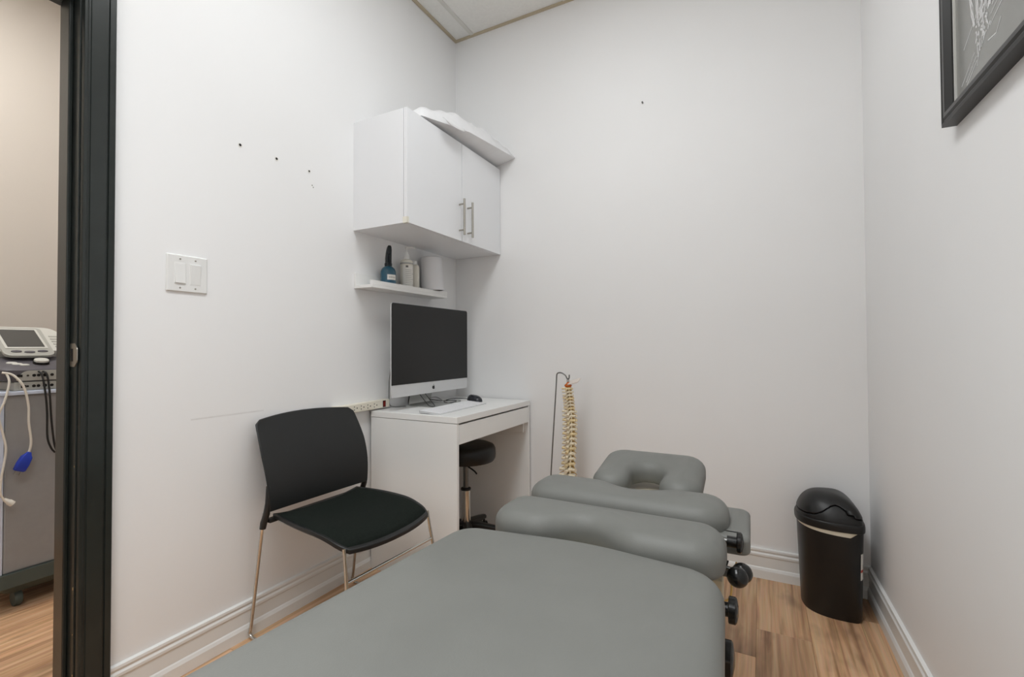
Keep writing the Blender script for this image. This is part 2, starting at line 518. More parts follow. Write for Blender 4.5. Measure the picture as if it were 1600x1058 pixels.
# door frame: black moulded casing and jambs
CP = [(0, 0), (0, 0.012), (0.002, 0.0155), (0.007, 0.0165), (0.011, 0.0145), (0.0125, 0.011), (0.0165, 0.0115), (0.018, 0.0135), (0.022, 0.0145),
      (0.046, 0.0185), (0.052, 0.020), (0.0535, 0.0165), (0.0565, 0.0165), (0.058, 0.021), (0.071, 0.022), (0.073, 0.0205), (0.073, 0)]
def sempty(name):
    o = bpy.data.objects.new(name, None); o.empty_display_size = 0.1; COL.objects.link(o)
    return struct(o)
casing = sempty('trim_1')
casing['label'] = 'black moulded door casing around the opening in the left wall'
def casing_leg(inner, dr):
    r0 = [Vector((d, inner + dr * w, 0)) for w, d in CP]
    r1 = [Vector((d, inner + dr * w, DZ + 0.004 + w)) for w, d in CP]
    MB().rings([r0, r1]).build('casing_leg', M_BLACKP, casing, 30)
casing_leg(DY1 + 0.004, 1); casing_leg(DY0 - 0.004, -1)
r0 = [Vector((d, DY1 + 0.004 + w, DZ + 0.004 + w)) for w, d in CP]
r1 = [Vector((d, DY0 - 0.004 - w, DZ + 0.004 + w)) for w, d in CP]
MB().rings([r0, r1]).build('casing_head', M_BLACKP, casing, 30)
jamb = sempty('door_1')
jamb['label'] = 'black door frame jamb with a worn strike plate'
JX0, JX1 = -TW - 0.002, 0.0
box('jamb_side', M_BLACKP, JX0, JX1, DY1, DY1 + 0.02, 0, DZ + 0.02, jamb, 0.0015)
box('jamb_side', M_BLACKP, JX0, JX1, DY0 - 0.02, DY0, 0, DZ + 0.02, jamb, 0.0015)
box('jamb_head', M_BLACKP, JX0, JX1, DY0, DY1, DZ, DZ + 0.02, jamb, 0.0015)
box('door_stop', M_BLACKP, -0.086, -0.036, DY1 - 0.011, DY1, 0, DZ, jamb, 0.003)
box('door_stop', M_BLACKP, -0.086, -0.036, DY0, DY0 + 0.011, 0, DZ, jamb, 0.003)
box('door_stop', M_BLACKP, -0.086, -0.036, DY0 + 0.011, DY1 - 0.011, DZ - 0.011, DZ, jamb, 0.003)
mb = MB()
pr = rpoly([(-0.034, 1.005, 0.004), (-0.006, 1.005, 0.004), (0.010, 1.020, 0.012), (0.010, 1.055, 0.012), (-0.006, 1.07, 0.004), (-0.034, 1.07, 0.004)], 5)
Mx = Matrix(((1, 0, 0, 0), (0, 0, 1, DY1), (0, 1, 0, 0), (0, 0, 0, 1)))
mb.prism(pr, -0.0022, 0.0, Mx)
sp = mb.build('strike_plate', M_METAL, jamb)
box('latch_hole', M_DARK, -0.027, -0.013, DY1 - 0.0026, DY1 - 0.0012, 1.02, 1.055, sp)
for (x, y, z, s) in ((-0.004, DY1 - 0.0004, 0.395, 0.0045), (-0.002, DY1 - 0.0004, 0.16, 0.003), (-0.003, DY1 - 0.0004, 0.73, 0.0025), (-0.004, DY1 - 0.0004, 0.27, 0.002)):
    MB().prism(rpoly([(x - s * .5, z - s, s * .3), (x + s * .5, z - s * .8, s * .3), (x + s * .4, z + s, s * .3), (x - s * .4, z + s * .7, s * .3)], 3), -0.0008, 0.0, Mx).build('paint_chip', M_DRY, jamb)

# room beyond the door
struct(box('wall_hall_far', M_HALL, HX - 0.1, HX, HY0, HY1, -0.012, 3.1))
struct(box('wall_hall_side', M_HALL, HX, -TW, HY1, HY1 + 0.1, -0.012, 3.1))
struct(box('wall_hall_near', M_HALL, HX, -TW, HY0 - 0.1, HY0, -0.012, 3.1))
struct(box('ceiling_hall', M_TILE, HX - 0.1, -TW, HY0 - 0.1, HY1 + 0.1, 2.97, 3.07))
lt2 = thing('ceiling_light', 'added unseen panel lighting the room beyond the doorway', 'ceiling light', (-0.9, -2.0, 2.97))  # lamp out of view, added to brighten this room
box('panel_frame', M_TEE, -0.31, 0.31, -0.31, 0.31, -0.03, 0, lt2, 0.004)
box('diffuser', M_PANELH, -0.28, 0.28, -0.28, 0.28, -0.034, -0.0295, lt2)

# screw holes in the walls
Mxw = Matrix(((0, 0, 1, 0), (1, 0, 0, 0), (0, 1, 0, 0), (0, 0, 0, 1)))   # local (y, z, depth x)
for (y, z, r) in ((-1.388, 1.798, 0.006), (-1.241, 1.799, 0.006), (-1.089, 1.8, 0.005), (-1.074, 1.745, 0.0025), (-1.068, 1.738, 0.0022)):
    mb = MB(); mb.lathe([(r * 1.35, 0), (r * 1.35, 0.0008), (r, 0.0012)], 12, (y, z, 0), Mxw)
    pl = mb.build('wall_plug', M_PAPER, wall_left)
    MB().lathe([(r * 0.85, 0.0008), (r * 0.8, 0.0016)], 10, (y, z + r * 0.2, 0), Mxw).build('hole', M_DARK, pl)
MB().tube([(1.159, -0.001, 2.306), (1.159, -0.01, 2.308)], [0.004, 0.004], 8).build('nail', M_STEEL, wall_back)

# ------------------------------------------------------------------ light switch
sw = thing('light_switch', 'white double rocker light switch plate on left wall beside door', 'light switch', (0, -1.566, 1.30))
pl = rpoly([(-0.063, -0.061, 0.004), (0.063, -0.061, 0.004), (0.063, 0.061, 0.004), (-0.063, 0.061, 0.004)], 3)
MB().rings([[Mxw @ Vector((x, y, 0)) for x, y in pl], [Mxw @ Vector((x, y, 0.003)) for x, y in pl],
            [Mxw @ Vector((x, y, 0.0065)) for x, y in inset(pl, 0.0035)]]).build('plate', M_WHITEPL, sw)
for yy, up in ((-0.0235, 1), (0.0235, -1)):
    fr = box('rocker_frame', M_TRIM, 0.005, 0.0072, yy - 0.018, yy + 0.018, -0.035, 0.035, sw, 0.0008)
    mb = MB()
    a = 0.0075 + 0.0035 * (up < 0); c = 0.0075 + 0.0035 * (up > 0)
    mb.poly([(0.006, yy - 0.0155, -0.032), (0.006, yy + 0.0155, -0.032), (0.006, yy + 0.0155, 0.032), (0.006, yy - 0.0155, 0.032),
             (c, yy - 0.0155, -0.032), (c, yy + 0.0155, -0.032), (a, yy + 0.0155, 0.032), (a, yy - 0.0155, 0.032)],
            [(0, 1, 2, 3), (4, 5, 6, 7), (0, 1, 5, 4), (1, 2, 6, 5), (2, 3, 7, 6), (3, 0, 4, 7)])
    mb.build('rocker', M_WHITEPL, sw, None, 0.0008)
    for zz in (-0.047, 0.047):
        MB().lathe([(0.003, 0.006), (0.003, 0.0072), (0.0022, 0.0076)], 10, (yy, zz, 0), Mxw).build('screw', M_METAL, sw)

# ------------------------------------------------------------------ wall cabinet
CZ0, CZ1, CY0 = 1.6017, 2.1106, -0.8429
cab = thing('wall_cabinet', 'white two-door wall cabinet mounted in the corner above the shelf', 'cabinet', (0, 0, CZ0))
ch = CZ1 - CZ0; T = 0.016
box('side_panel', M_CAB, 0.0, 0.300, CY0, CY0 + T, 0, ch, cab, 0.0008)
box('side_panel', M_CAB, 0.0, 0.300, -0.003 - T, -0.003, 0, ch, cab, 0.0008)
box('bottom_panel', M_CAB, 0.0, 0.300, CY0 + T, -0.003 - T, 0, T, cab, 0.0008)
box('top_panel', M_CAB, 0.0, 0.300, CY0 + T, -0.003 - T, ch - T, ch, cab, 0.0008)
box('back_panel', M_CAB, 0.0, 0.006, CY0 + T, -0.003 - T, T, ch - T, cab)
for i, (y0, y1, hy) in enumerate(((CY0, -0.413, -0.437), (-0.409, -0.004, -0.360))):
    d = box('cabinet_door', M_CAB, 0.3025, 0.3205, y0, y1, 0.0, ch + (0.0), cab, 0.0012)
    hz0, hz1 = 1.627 - CZ0, 1.812 - CZ0
    h = MB().tube([(0.352, hy, hz0), (0.352, hy, hz1)], 0.006, 14).build('handle', M_METAL, d, 40)
    for z in (hz0 + 0.026, hz1 - 0.026):
        MB().tube([(0.3195, hy, z), (0.352, hy, z)], 0.0045, 10).build('handle_post', M_METAL, d, 40)
mb = MB(); mb.box(0.298, 0.3225, CY0 - 0.002, CY0 + 0.0005, -0.002, 0.026); mb.box(0.3205, 0.3225, CY0 - 0.002, CY0 + 0.012, -0.002, 0.026); mb.box(0.298, 0.3225, CY0 - 0.002, CY0 + 0.012, -0.002, 0.0)
mb.build('corner_guard', M_CLEAR, cab, None, 0.001)

# pillow in a plastic sleeve lying on the cabinet, overhanging the doors
pil = thing('pillow', 'flat white pillow in a plastic sleeve lying on top of the cabinet', 'pillow', (0.2, -0.35, CZ1))
NU, NV = 44, 22
def pillow_pt(u, v, top):
    # u along y (0 near camera end, 1 at back wall), v across x (0 wall side, 1 front)
    y = -0.74 + u * 0.735
    xf = 0.318 + 0.104 * (u ** 0.9)
    x = 0.03 + v * (xf - 0.03)
    e = (max(0.0, 1 - abs(2 * u - 1) ** 5.0)) ** 0.5 * (max(0.0, 1 - abs(2 * v - 1) ** 4.5)) ** 0.5
    lift = 0.046 * max(0, (v - 0.45) / 0.55) ** 1.2 * min(1, u * 2.2)
    wr = 0.010 * math.sin(19 * u + 5 * v) * math.sin(9 * v + 3) + 0.006 * math.sin(41 * u + 13 * v) + 0.004 * math.sin(67 * u - 23 * v)
    zt = 0.012 + lift + (0.084 + 0.030 * math.sin(PI * u)) * e * (1 - 0.15 * v * v) + wr * e
    zb = 0.006 + lift * 0.96 - 0.004 * e
    return Vector((x - 0.2, y + 0.35, zt if top else min(zb, zt - 0.0008)))
mb = MB()
g = {}
for top in (0, 1):
    for i in range(NU + 1):
        for j in range(NV + 1):
            edge = i in (0, NU) or j in (0, NV)
            if top and edge: continue
            g[top, i, j] = mb.bm.verts.new(pillow_pt(i / NU, j / NV, bool(top)))
def gv(top, i, j):
    if i in (0, NU) or j in (0, NV): return g[0, i, j]
    return g[top, i, j]
for top in (0, 1):
    for i in range(NU):
        for j in range(NV):
            mb.bm.faces.new([gv(top, i, j), gv(top, i + 1, j), gv(top, i + 1, j + 1), gv(top, i, j + 1)])
pb = mb.build('pillow_body', M_BAG, pil, 60)
mb = MB()   # folded sleeve flap at the front
fl = [[(0.155, -0.30, 0.036), (0.155, -0.20, 0.046), (0.158, -0.12, 0.052)], [(0.178, -0.28, 0.026), (0.182, -0.19, 0.034), (0.178, -0.115, 0.042)], [(0.172, -0.26, 0.010), (0.186, -0.18, 0.008), (0.176, -0.11, 0.026)]]
for i in range(2):
    for j in range(2):
        vs = [mb.bm.verts.new(fl[a][c]) for a, c in ((i, j), (i + 1, j), (i + 1, j + 1), (i, j + 1))]
        mb.bm.faces.new(vs)
bmesh.ops.remove_doubles(mb.bm, verts=mb.bm.verts[:], dist=1e-5)
fo = mb.build('sleeve_flap', M_BAG, pil, 60, subsurf=2)
md = fo.modifiers.new('solid', 'SOLIDIFY'); md.thickness = 0.0015

# ------------------------------------------------------------------ picture ledge shelf
sh = thing('picture_ledge', 'white narrow picture ledge shelf under the wall cabinet', 'shelf', (0, -0.545, 1.331))
hw = 0.2935
box('ledge_base', M_SHELF, 0.0, 0.112, -hw, hw, 0.0, 0.014, sh, 0.001)
box('back_lip', M_SHELF, 0.0, 0.012, -hw, hw, 0.014, 0.072, sh, 0.001)
box('front_lip', M_SHELF, 0.100, 0.112, -hw, hw, 0.014, 0.034, sh, 0.001)
SZ = 1.345
# blue spray bottle
sb = thing('spray_bottle', 'blue spray bottle with dark trigger head and small white label', 'bottle', (0.054, -0.668, SZ), math.radians(-30))
MB().lathe([(0.034, 0), (0.0375, 0.003), (0.038, 0.02), (0.038, 0.07), (0.037, 0.085), (0.032, 0.098), (0.022, 0.108), (0.0165, 0.112)], 28).build('bottle_body', M_BLUEB, sb, 50)
MB().lathe([(0.018, 0.108), (0.0185, 0.122), (0.0175, 0.126), (0.014, 0.128)], 20).build('collar', M_DKBLUE, sb, 40)
mb = MB()
mb.rings([[Vector((x, y, z)) for x, y in rpoly([(cx - w, -d, .003), (cx + w, -d, .003), (cx + w, d, .003), (cx - w, d, .003)], 2)]
          for z, cx, w, d in ((0.126, 0, 0.015, 0.013), (0.15, 0.0, 0.0145, 0.013), (0.172, 0.004, 0.014, 0.012), (0.19, 0.01, 0.013, 0.011), (0.204, 0.014, 0.011, 0.009), (0.211, 0.017, 0.006, 0.006))])
mb.build('sprayer_head', M_DKBLUE, sb, 50)
MB().tube(spath([(0.012, 0, 0.17), (0.026, 0, 0.158), (0.027, 0, 0.14), (0.022, 0, 0.125)], 4), 0.005, 8).build('trigger', M_DKBLUE, sb, 50)
mb = MB()
a0, a1 = math.radians(-25), math.radians(45)
rr = 0.0386
ring = lambda z: [Vector((rr * math.cos(a0 + (a1 - a0) * i / 10), rr * math.sin(a0 + (a1 - a0) * i / 10), z)) for i in range(11)]
mb.rings([ring(0.040), ring(0.066)], False, False, False)
lb = mb.build('label', M_PAPER, sb)
mb = MB()
rr = 0.0389
for i in range(7):
    t = a0 + (a1 - a0) * (0.18 + 0.1 * i)
    da = 0.055
    mb.poly([(rr * math.cos(t), rr * math.sin(t), 0.05), (rr * math.cos(t + da), rr * math.sin(t + da), 0.05), (rr * math.cos(t + da), rr * math.sin(t + da), 0.056), (rr * math.cos(t), rr * math.sin(t), 0.056)], [(0, 1, 2, 3)])
mb.build('label_text', M_INK, lb)
# pump bottle
pb = thing('pump_bottle', 'cream lotion bottle with a white pump on the picture ledge', 'bottle', (0.058, -0.536, SZ), math.radians(35))
MB().lathe([(0.031, 0), (0.033, 0.003), (0.033, 0.148), (0.031, 0.156), (0.024, 0.163), (0.016, 0.166)], 28).build('bottle_body', M_CREAM, pb, 50)
MB().lathe([(0.0332, 0.138), (0.0336, 0.14), (0.0336, 0.144), (0.0332, 0.146)], 28).build('shoulder_band', M_CONSM, pb, 40)
MB().lathe([(0.0165, 0.164), (0.0165, 0.176), (0.012, 0.19), (0.007, 0.204), (0.005, 0.206), (0.005, 0.222), (0.008, 0.223), (0.008, 0.231), (0.004, 0.233)], 20).build('pump', M_WHITEPL, pb, 40)
MB().tube(spath([(0, 0, 0.228), (0.02, 0.0, 0.230), (0.036, 0, 0.227), (0.043, 0, 0.222)], 4), [0.005] * 9 + [0.0045] * 4, 10).build('spout', M_WHITEPL, pb, 50)
a0, a1 = math.radians(-120), math.radians(20)
rr = 0.0333
mb = MB(); mb.rings([ring(0.02), ring(0.13)], False, False, False); lb = mb.build('label', M_PAPER, pb)
mb = MB(); rr = 0.0337
for k in range(9):
    z = 0.03 + k * 0.0095
    a0, a1 = math.radians(-95), math.radians(-95 + (60 if k % 3 else 85))
    mb.rings([ring(z), ring(z + 0.0022)], False, False, False)
mb.build('label_text', M_CONSM, lb)
a0, a1 = math.radians(-92), math.radians(-70)
mb = MB(); mb.rings([ring(0.12), ring(0.13)], False, False, False); mb.build('label_mark', M_INK, lb)
# smaller bottle behind
b2 = thing('lotion_bottle', 'smaller cream bottle tucked behind the pump bottle on the ledge', 'bottle', (0.045, -0.458, SZ))
MB().lathe([(0.026, 0), (0.028, 0.003), (0.028, 0.135), (0.024, 0.146), (0.014, 0.152)], 24, sx=1, sy=0.85).build('bottle_body', M_CREAM, b2, 50)
MB().lathe([(0.014, 0.15), (0.0145, 0.152), (0.0145, 0.168), (0.012, 0.171)], 18).build('cap', M_WHITEPL, b2, 40)
# white container leaning at the right
wc = thing('white_canister', 'matte white tapered canister leaning at the right end of the ledge', 'canister', (0.073, -0.335, SZ + 0.0215))
Mt = Matrix.Rotation(math.radians(4), 4, 'X')
MB().lathe([(0.064, 0.0), (0.0655, 0.004), (0.0655, 0.012), (0.064, 0.014), (0.057, 0.17), (0.0545, 0.181), (0.046, 0.185)], 40, (0, 0, 0.003), Mt).build('shell', M_LIDW, wc, 40)
MB().lathe([(0.055, -0.002), (0.060, 0.0015)], 30, (0, 0, 0.003), Mt).build('base_ring', M_INK, wc, 40)

# ------------------------------------------------------------------ desk
dk = thing('desk', 'small white desk with one drawer pushed into the corner', 'desk', (0.017, -0.748, 0))
DW, DD, DH = 0.73, 0.499, 0.75
box('desk_top', M_DESK, 0, DD, 0, DW, DH - 0.028, DH, dk, 0.0015)
box('side_panel', M_DESK, 0.0, DD - 0.002, 0.001, 0.017, 0, DH - 0.030, dk, 0.001)
box('side_panel', M_DESK, 0.0, DD - 0.002, DW - 0.017, DW - 0.001, 0, DH - 0.030, dk, 0.001)
box('modesty_panel', M_DESK, 0.012, 0.024, 0.017, DW - 0.017, 0.5, DH - 0.030, dk)
dr = box('drawer', M_DESK, DD - 0.018, DD - 0.002, 0.020, DW - 0.020, 0.629, DH - 0.036, dk, 0.001)
mb = MB(); mb.box(0.1, DD - 0.018, 0.03, DW - 0.03, 0.637, 0.647)
mb.box(0.1, DD - 0.018, 0.03, 0.042, 0.647, 0.705); mb.box(0.1, DD - 0.018, DW - 0.042, DW - 0.03, 0.647, 0.705)
mb.build('drawer_box', M_DESK, dr)
box('side_rail', M_DESK, 0.03, DD - 0.03, DW - 0.032, DW - 0.017, 0.57, 0.625, dk, 0.001)

# computer: all-in-one
ITZ = DH
cp = thing('desktop_computer', 'silver all-in-one computer with a black switched-off screen on the desk', 'computer', (0.15, -0.431, ITZ))
W2 = 0.322
z0, z1 = 0.066, 0.516
def yz(pts, x0, x1):
    m = Matrix(((0, 0, 1, 0), (1, 0, 0, 0), (0, 1, 0, 0), (0, 0, 0, 1)))
    return MB().prism(pts, x0, x1, m)
out = rpoly([(-W2, z0, 0.012), (W2, z0, 0.012), (W2, z1, 0.012), (-W2, z1, 0.012)], 5)
m = Matrix(((0, 0, 1, 0), (1, 0, 0, 0), (0, 1, 0, 0), (0, 0, 0, 1)))
mb = MB()
cz = (z0 + z1) / 2
def shr(s, x): return [Vector((x, y * s, cz + (z - cz) * s)) for y, z in out]
mb.rings([shr(1, 0.0), shr(1, -0.006), shr(0.86, -0.02), shr(0.55, -0.034), shr(0.2, -0.04)])
sc = mb.build('casing', M_ALU, cp, 40)
zc = z0 + 0.059
yz(rpoly([(-W2 + 0.0006, zc, 0.0005), (W2 - 0.0006, zc, 0.0005), (W2 - 0.0006, z1 - 0.0006, 0.0115), (-W2 + 0.0006, z1 - 0.0006, 0.0115)], 5), 0.0, 0.0022).build('screen_glass', M_SCREEN, cp)
# logo on the chin: bitten fruit outline with a leaf
pts = []
N = 60
for i in range(N):
    t = 2 * PI * i / N
    r = 0.0105 * (1 + 0.06 * math.cos(2 * t))
    y = r * math.cos(t); z = r * math.sin(t) * 1.02
    z -= 0.0022 * math.exp(-(y / 0.0035) ** 2) if z > 0 else -0.0014 * math.exp(-(y / 0.003) ** 2)
    pts.append([y, z])
bc = (0.0135, 0.001); br = 0.0062
for p in pts:
    d = math.hypot(p[0] - bc[0], p[1] - bc[1])
    if d < br:
        p[0] = bc[0] - math.sqrt(max(0, br * br - (p[1] - bc[1]) ** 2))
lz = z0 + 0.0275
yz([(y, z + lz) for y, z in pts], 0.0, 0.0006).build('logo', M_BLKSM, cp)
lf = [(0.0 + 0.0035 * t - 0.0014 * math.sin(PI * t), 0.0115 + 0.0055 * t) for t in [k / 6 for k in range(7)]] + [(0.0 + 0.0035 * t + 0.0016 * math.sin(PI * t), 0.0115 + 0.0055 * t) for t in [1 - k / 6 for k in range(1, 6)]]
yz([(y, z + lz) for y, z in lf], 0.0, 0.0006).build('logo_leaf', M_BLKSM, cp)
mb = MB()   # stand: bent sheet
prof = [(-0.036, 0.24), (-0.05, 0.2), (-0.085, 0.05), (-0.092, 0.022), (-0.088, 0.009), (-0.07, 0.005), (0.075, 0.002)]
sw_ = 0.096
r_t = [];
for s in (-1, 1):
    pass
th = 0.004
up = [(x, z) for x, z in prof]
lo = [(x - (0.004 if z > 0.03 else 0.0), z - (0.0 if z > 0.03 else (0.002 if x > 0 else 0.004))) for x, z in prof]
lo = [(x, max(z, 0.0)) for x, z in lo]
poly = up + lo[::-1]
mb.rings([[Vector((x, -sw_, z)) for x, z in poly], [Vector((x, sw_, z)) for x, z in poly]])
mb.build('stand', M_ALUSHADE, cp, 40)

# keyboard
kb = thing('keyboard', 'white slim keyboard lying in front of the computer', 'keyboard', (0.335, -0.50, DH), math.radians(3))
mb = MB()
kx, ky = 0.06, 0.221
ko = rpoly([(-kx, -ky, .006), (kx, -ky, .006), (kx, ky, .006), (-kx, ky, .006)], 3)
def kz(x): return 0.0135 - (x + kx) / (2 * kx) * 0.0085
mb.rings([[Vector((x, y, max(0.0, kz(x) - 0.009) if x < 0 else 0.0)) for x, y in ko], [Vector((x, y, kz(x))) for x, y in ko]])
mb.build('tray', M_ALU, kb)
MB().tube([(-kx + 0.006, -ky + 0.01, 0.007), (-kx + 0.006, ky - 0.01, 0.007)], 0.007, 10).build('rear_foot', M_WHITEPL, kb, 40)
kmesh = {}
def key(x0, x1, y0, y1):
    k_ = (round(x1 - x0, 4), round(y1 - y0, 4))
    if k_ not in kmesh:
        w, l = k_
        mb = MB()
        a = [(0, 0), (w, 0), (w, l), (0, l)]
        mb.rings([[Vector((x, y, -0.001)) for x, y in a], [Vector((x, y, 0.0022)) for x, y in inset(a, 0.0008)]])
        o = mb.build('key', M_KEY, kb); kmesh[k_] = o.data
    else:
        o = bpy.data.objects.new('key', kmesh[k_]); COL.objects.link(o); o.parent = kb
    o.location = (x0, y0, kz((x0 + x1) / 2) + 0.0003)
    o.rotation_euler = (0, math.atan(0.0085 / (2 * kx)), 0)
px = 0.0188
for r in range(6):
    x0 = -kx + 0.004 + r * px
    if r == 5:
        segs = [(0, 1.2), (1.25, 2.2), (2.25, 3.4), (3.45, 9.4), (9.45, 10.6), (10.65, 11.7), (11.75, 13), (13.4, 14.3), (14.35, 15.25), (15.3, 16.2), (17, 18.9), (19, 19.9), (20, 20.9)]
    else:
        segs = [(i * 1.0, i + 0.92) for i in range(13)] + [(13.4 + i, 14.3 + i) for i in range(3)] + [(17 + i, 17.92 + i) for i in range(4)]
    for a, c in segs:
        key(x0, x0 + px * 0.86, -ky + 0.007 + a * 0.0204, -ky + 0.007 + c * 0.0204)
# mouse
ms = thing('computer_mouse', 'dark grey corded mouse beside the keyboard', 'mouse', (0.262, -0.205, DH), math.radians(-15))
mb = MB()
rs = []
for k in range(9):
    a = PI / 2 * k / 8
    s = math.cos(a) ** 0.6 if k < 8 else 0.03
    rs.append([Vector((0.054 * s * math.cos(t), 0.031 * s * math.sin(t) * (1 + 0.08 * math.cos(t)), 0.002 + 0.034 * math.sin(a) * (1 - 0.18 * math.cos(t) * s))) for t in [2 * PI * i / 28 for i in range(28)]])
mb.rings(rs); msb = mb.build('mouse_shell', M_MOUSE, ms, 60)
MB().lathe([(0.001, -0.003), (0.007, -0.003), (0.008, 0), (0.007, 0.003), (0.001, 0.003)], 16, (0, 0, 0), Matrix.Translation((-0.028, 0, 0.030)) @ Matrix.Rotation(PI / 2, 4, 'X')).build('scroll_wheel', M_BLKSM, ms, 40)
MB().tube(spath([(-0.052, 0, 0.01), (-0.075, -0.01, 0.012), (-0.10, -0.07, 0.016), (-0.095, -0.13, 0.01), (-0.055, -0.165, 0.004), (-0.05, -0.10, 0.004), (-0.10, -0.06, 0.004), (-0.14, -0.13, 0.006), (-0.16, -0.2, 0.02)], 8), 0.0021, 6).build('mouse_cord', M_CORD, ms, 60)
# loose cables under the screen
tag(MB().tube(spath([(0.105, -0.5, DH + 0.07), (0.15, -0.505, DH + 0.03), (0.19, -0.52, DH + 0.008), (0.21, -0.50, DH + 0.004), (0.16, -0.46, DH + 0.02), (0.1, -0.44, DH + 0.06)], 8), 0.0016, 6).build('computer_cable', M_CORD, None, 60),
    'thin dark cable looping down under the computer screen', 'cable')
tag(MB().tube(spath([(0.04, -0.36, DH + 0.02), (0.10, -0.34, DH + 0.03), (0.16, -0.33, DH + 0.004), (0.2, -0.27, DH + 0.0035), (0.17, -0.22, DH + 0.0035), (0.1, -0.26, DH + 0.0035)], 8), 0.0018, 6).build('charging_cable', M_CORDG, None, 60),
    'thin grey cable coiled on the desk behind the mouse', 'cable')
tag(MB().tube(spath([(0.09, -0.60, DH + 0.30), (0.04, -0.618, DH + 0.24), (0.02, -0.622, DH + 0.15), (0.016, -0.622, DH + 0.05), (0.02, -0.618, DH + 0.012), (0.04, -0.60, DH + 0.004), (0.07, -0.56, DH + 0.004)], 8), 0.0028, 8).build('power_cable', M_CORDG, None, 60),
    'grey power cable running down the wall beside the power strip', 'cable')

# ------------------------------------------------------------------ power strip
ps = thing('power_strip', 'cream power strip with a red rocker switch fixed to the wall', 'power strip', (0.0, -0.80, 0.776))
Mr = Matrix.Rotation(math.radians(0.6), 4, 'X')
MB().box(0.0, 0.034, -0.17, 0.163, -0.0195, 0.0195, Mr).build('strip_body', M_STRIP, ps, None, 0.003)
for i in range(6):
    y = -0.145 + 0.042 * i
    so = MB().lathe([(0.0145, 0.0335), (0.0145, 0.0348)], 18, (y, 0, 0), Mxw).build('socket', M_STRIP, ps, 40)
    mb = MB()
    mb.box(0.0345, 0.0353, y - 0.010, y - 0.007, 0.004, 0.010); mb.box(0.0345, 0.0353, y - 0.010, y - 0.007, -0.010, -0.004)
    mb.lathe([(0.003, 0.0345), (0.003, 0.0353)], 10, (y + 0.008, 0, 0), Mxw)
    mb.build('socket_slots', M_DARK, so)
rk = box('rocker_switch', M_RED, 0.033, 0.038, 0.118, 0.132, -0.012, 0.014, ps, 0.001)
box('switch_bezel', M_DARK, 0.0335, 0.0352, 0.115, 0.135, -0.015, 0.017, ps, 0.001)

# ------------------------------------------------------------------ stool under the desk
st = thing('rolling_stool', 'round black rolling stool with chrome gas lift tucked under desk', 'stool', (0.285, -0.33, 0))
MB().lathe([(0.10, 0.45), (0.150, 0.455), (0.158, 0.468), (0.16, 0.49), (0.158, 0.515), (0.150, 0.532), (0.128, 0.541), (0.06, 0.544), (0.01, 0.5445)], 40).build('seat', M_BLKVIN, st, 50)
MB().lathe([(0.07, 0.438), (0.075, 0.441), (0.075, 0.452)], 20).build('seat_plate', M_BLKPL, st, 40)
MB().lathe([(0.0145, 0.30), (0.0145, 0.44)], 18).build('piston', M_STEEL, st, 40)
MB().lathe([(0.026, 0.296), (0.027, 0.299), (0.027, 0.306), (0.02, 0.309)], 18).build('collar', M_BLKPL, st, 40)
MB().lathe([(0.025, 0.12), (0.025, 0.297)], 20).build('lift_column', M_CHROME, st, 40)
MB().tube(spath([(0.02, -0.03, 0.435), (0.10, -0.08, 0.428), (0.13, -0.1, 0.42)], 5), 0.004, 8).build('lever', M_BLKPL, st, 50)
for k in range(5):
    a = 2 * PI * k / 5 + 0.42
    c, s = math.cos(a), math.sin(a)
    rs = []
    for t, w, h0, h1 in ((0.0, 0.028, 0.085, 0.135), (0.08, 0.022, 0.085, 0.125), (0.18, 0.017, 0.078, 0.105), (0.232, 0.013, 0.072, 0.092)):
        rs.append([Vector((c * t - s * y, s * t + c * y, z)) for y, z in ((-w, h0), (w, h0), (w, h1 - 0.006), (w * 0.5, h1), (-w * 0.5, h1), (-w, h1 - 0.006))])
    bl = MB().rings(rs).build('base_leg', M_BLKPL, st, 40, 0.002)
    mb = MB()
    Mc = Matrix.Translation((c * 0.225, s * 0.225, 0.028)) @ Matrix.Rotation(a + 0.7, 4, 'Z') @ Matrix.Rotation(PI / 2, 4, 'X')
    for zc_ in (-0.017, 0.007):
        mb.lathe([(0.004, zc_), (0.025, zc_), (0.027, zc_ + 0.003), (0.027, zc_ + 0.008), (0.025, zc_ + 0.011), (0.004, zc_ + 0.011)], 18, (0, 0, 0), Mc)
    mb.lathe([(0.006, -0.006), (0.006, 0.006)], 10, (0, 0, 0), Mc)
    mb.tube([(c * 0.225, s * 0.225, 0.03), (c * 0.225, s * 0.225, 0.078)], 0.006, 8)
    mb.build('caster', M_BLKPL, st, 40)

# ------------------------------------------------------------------ visitor chair
chn = thing('stacking_chair', 'black stacking chair with padded fabric seat and chrome sled legs', 'chair', (0.30, -1.135, 0), math.radians(-2.5))
# local: +x forward (away from the wall), y sideways. origin under seat centre
def chair_x(v): return v - 0.30
R = 0.0062
HWd = 0.222
for s in (-1, 1):
    rear = spath([(-0.195, s * 0.226, 0.46), (-0.212, s * 0.228, 0.36), (-0.258, s * 0.233, 0.06), (-0.266, s * 0.234, 0.022), (-0.250, s * 0.234, 0.0065), (-0.21, s * 0.234, 0.0065)], 6)
    front = spath([(0.21, s * 0.224, 0.0065), (0.245, s * 0.223, 0.0065), (0.258, s * 0.222, 0.03), (0.240, s * 0.2185, 0.15), (0.204, s * 0.205, 0.36), (0.196, s * 0.203, 0.408)], 6)
    MB().tube(rear + front, R, 12).build('leg', M_CHROME, chn, 60)
    MB().tube([(0.19, s * 0.17, 0.400), (0.0, s * 0.16, 0.396), (-0.19, s * 0.17, 0.420)], R, 10).build('seat_rail', M_CHROME, chn, 60)
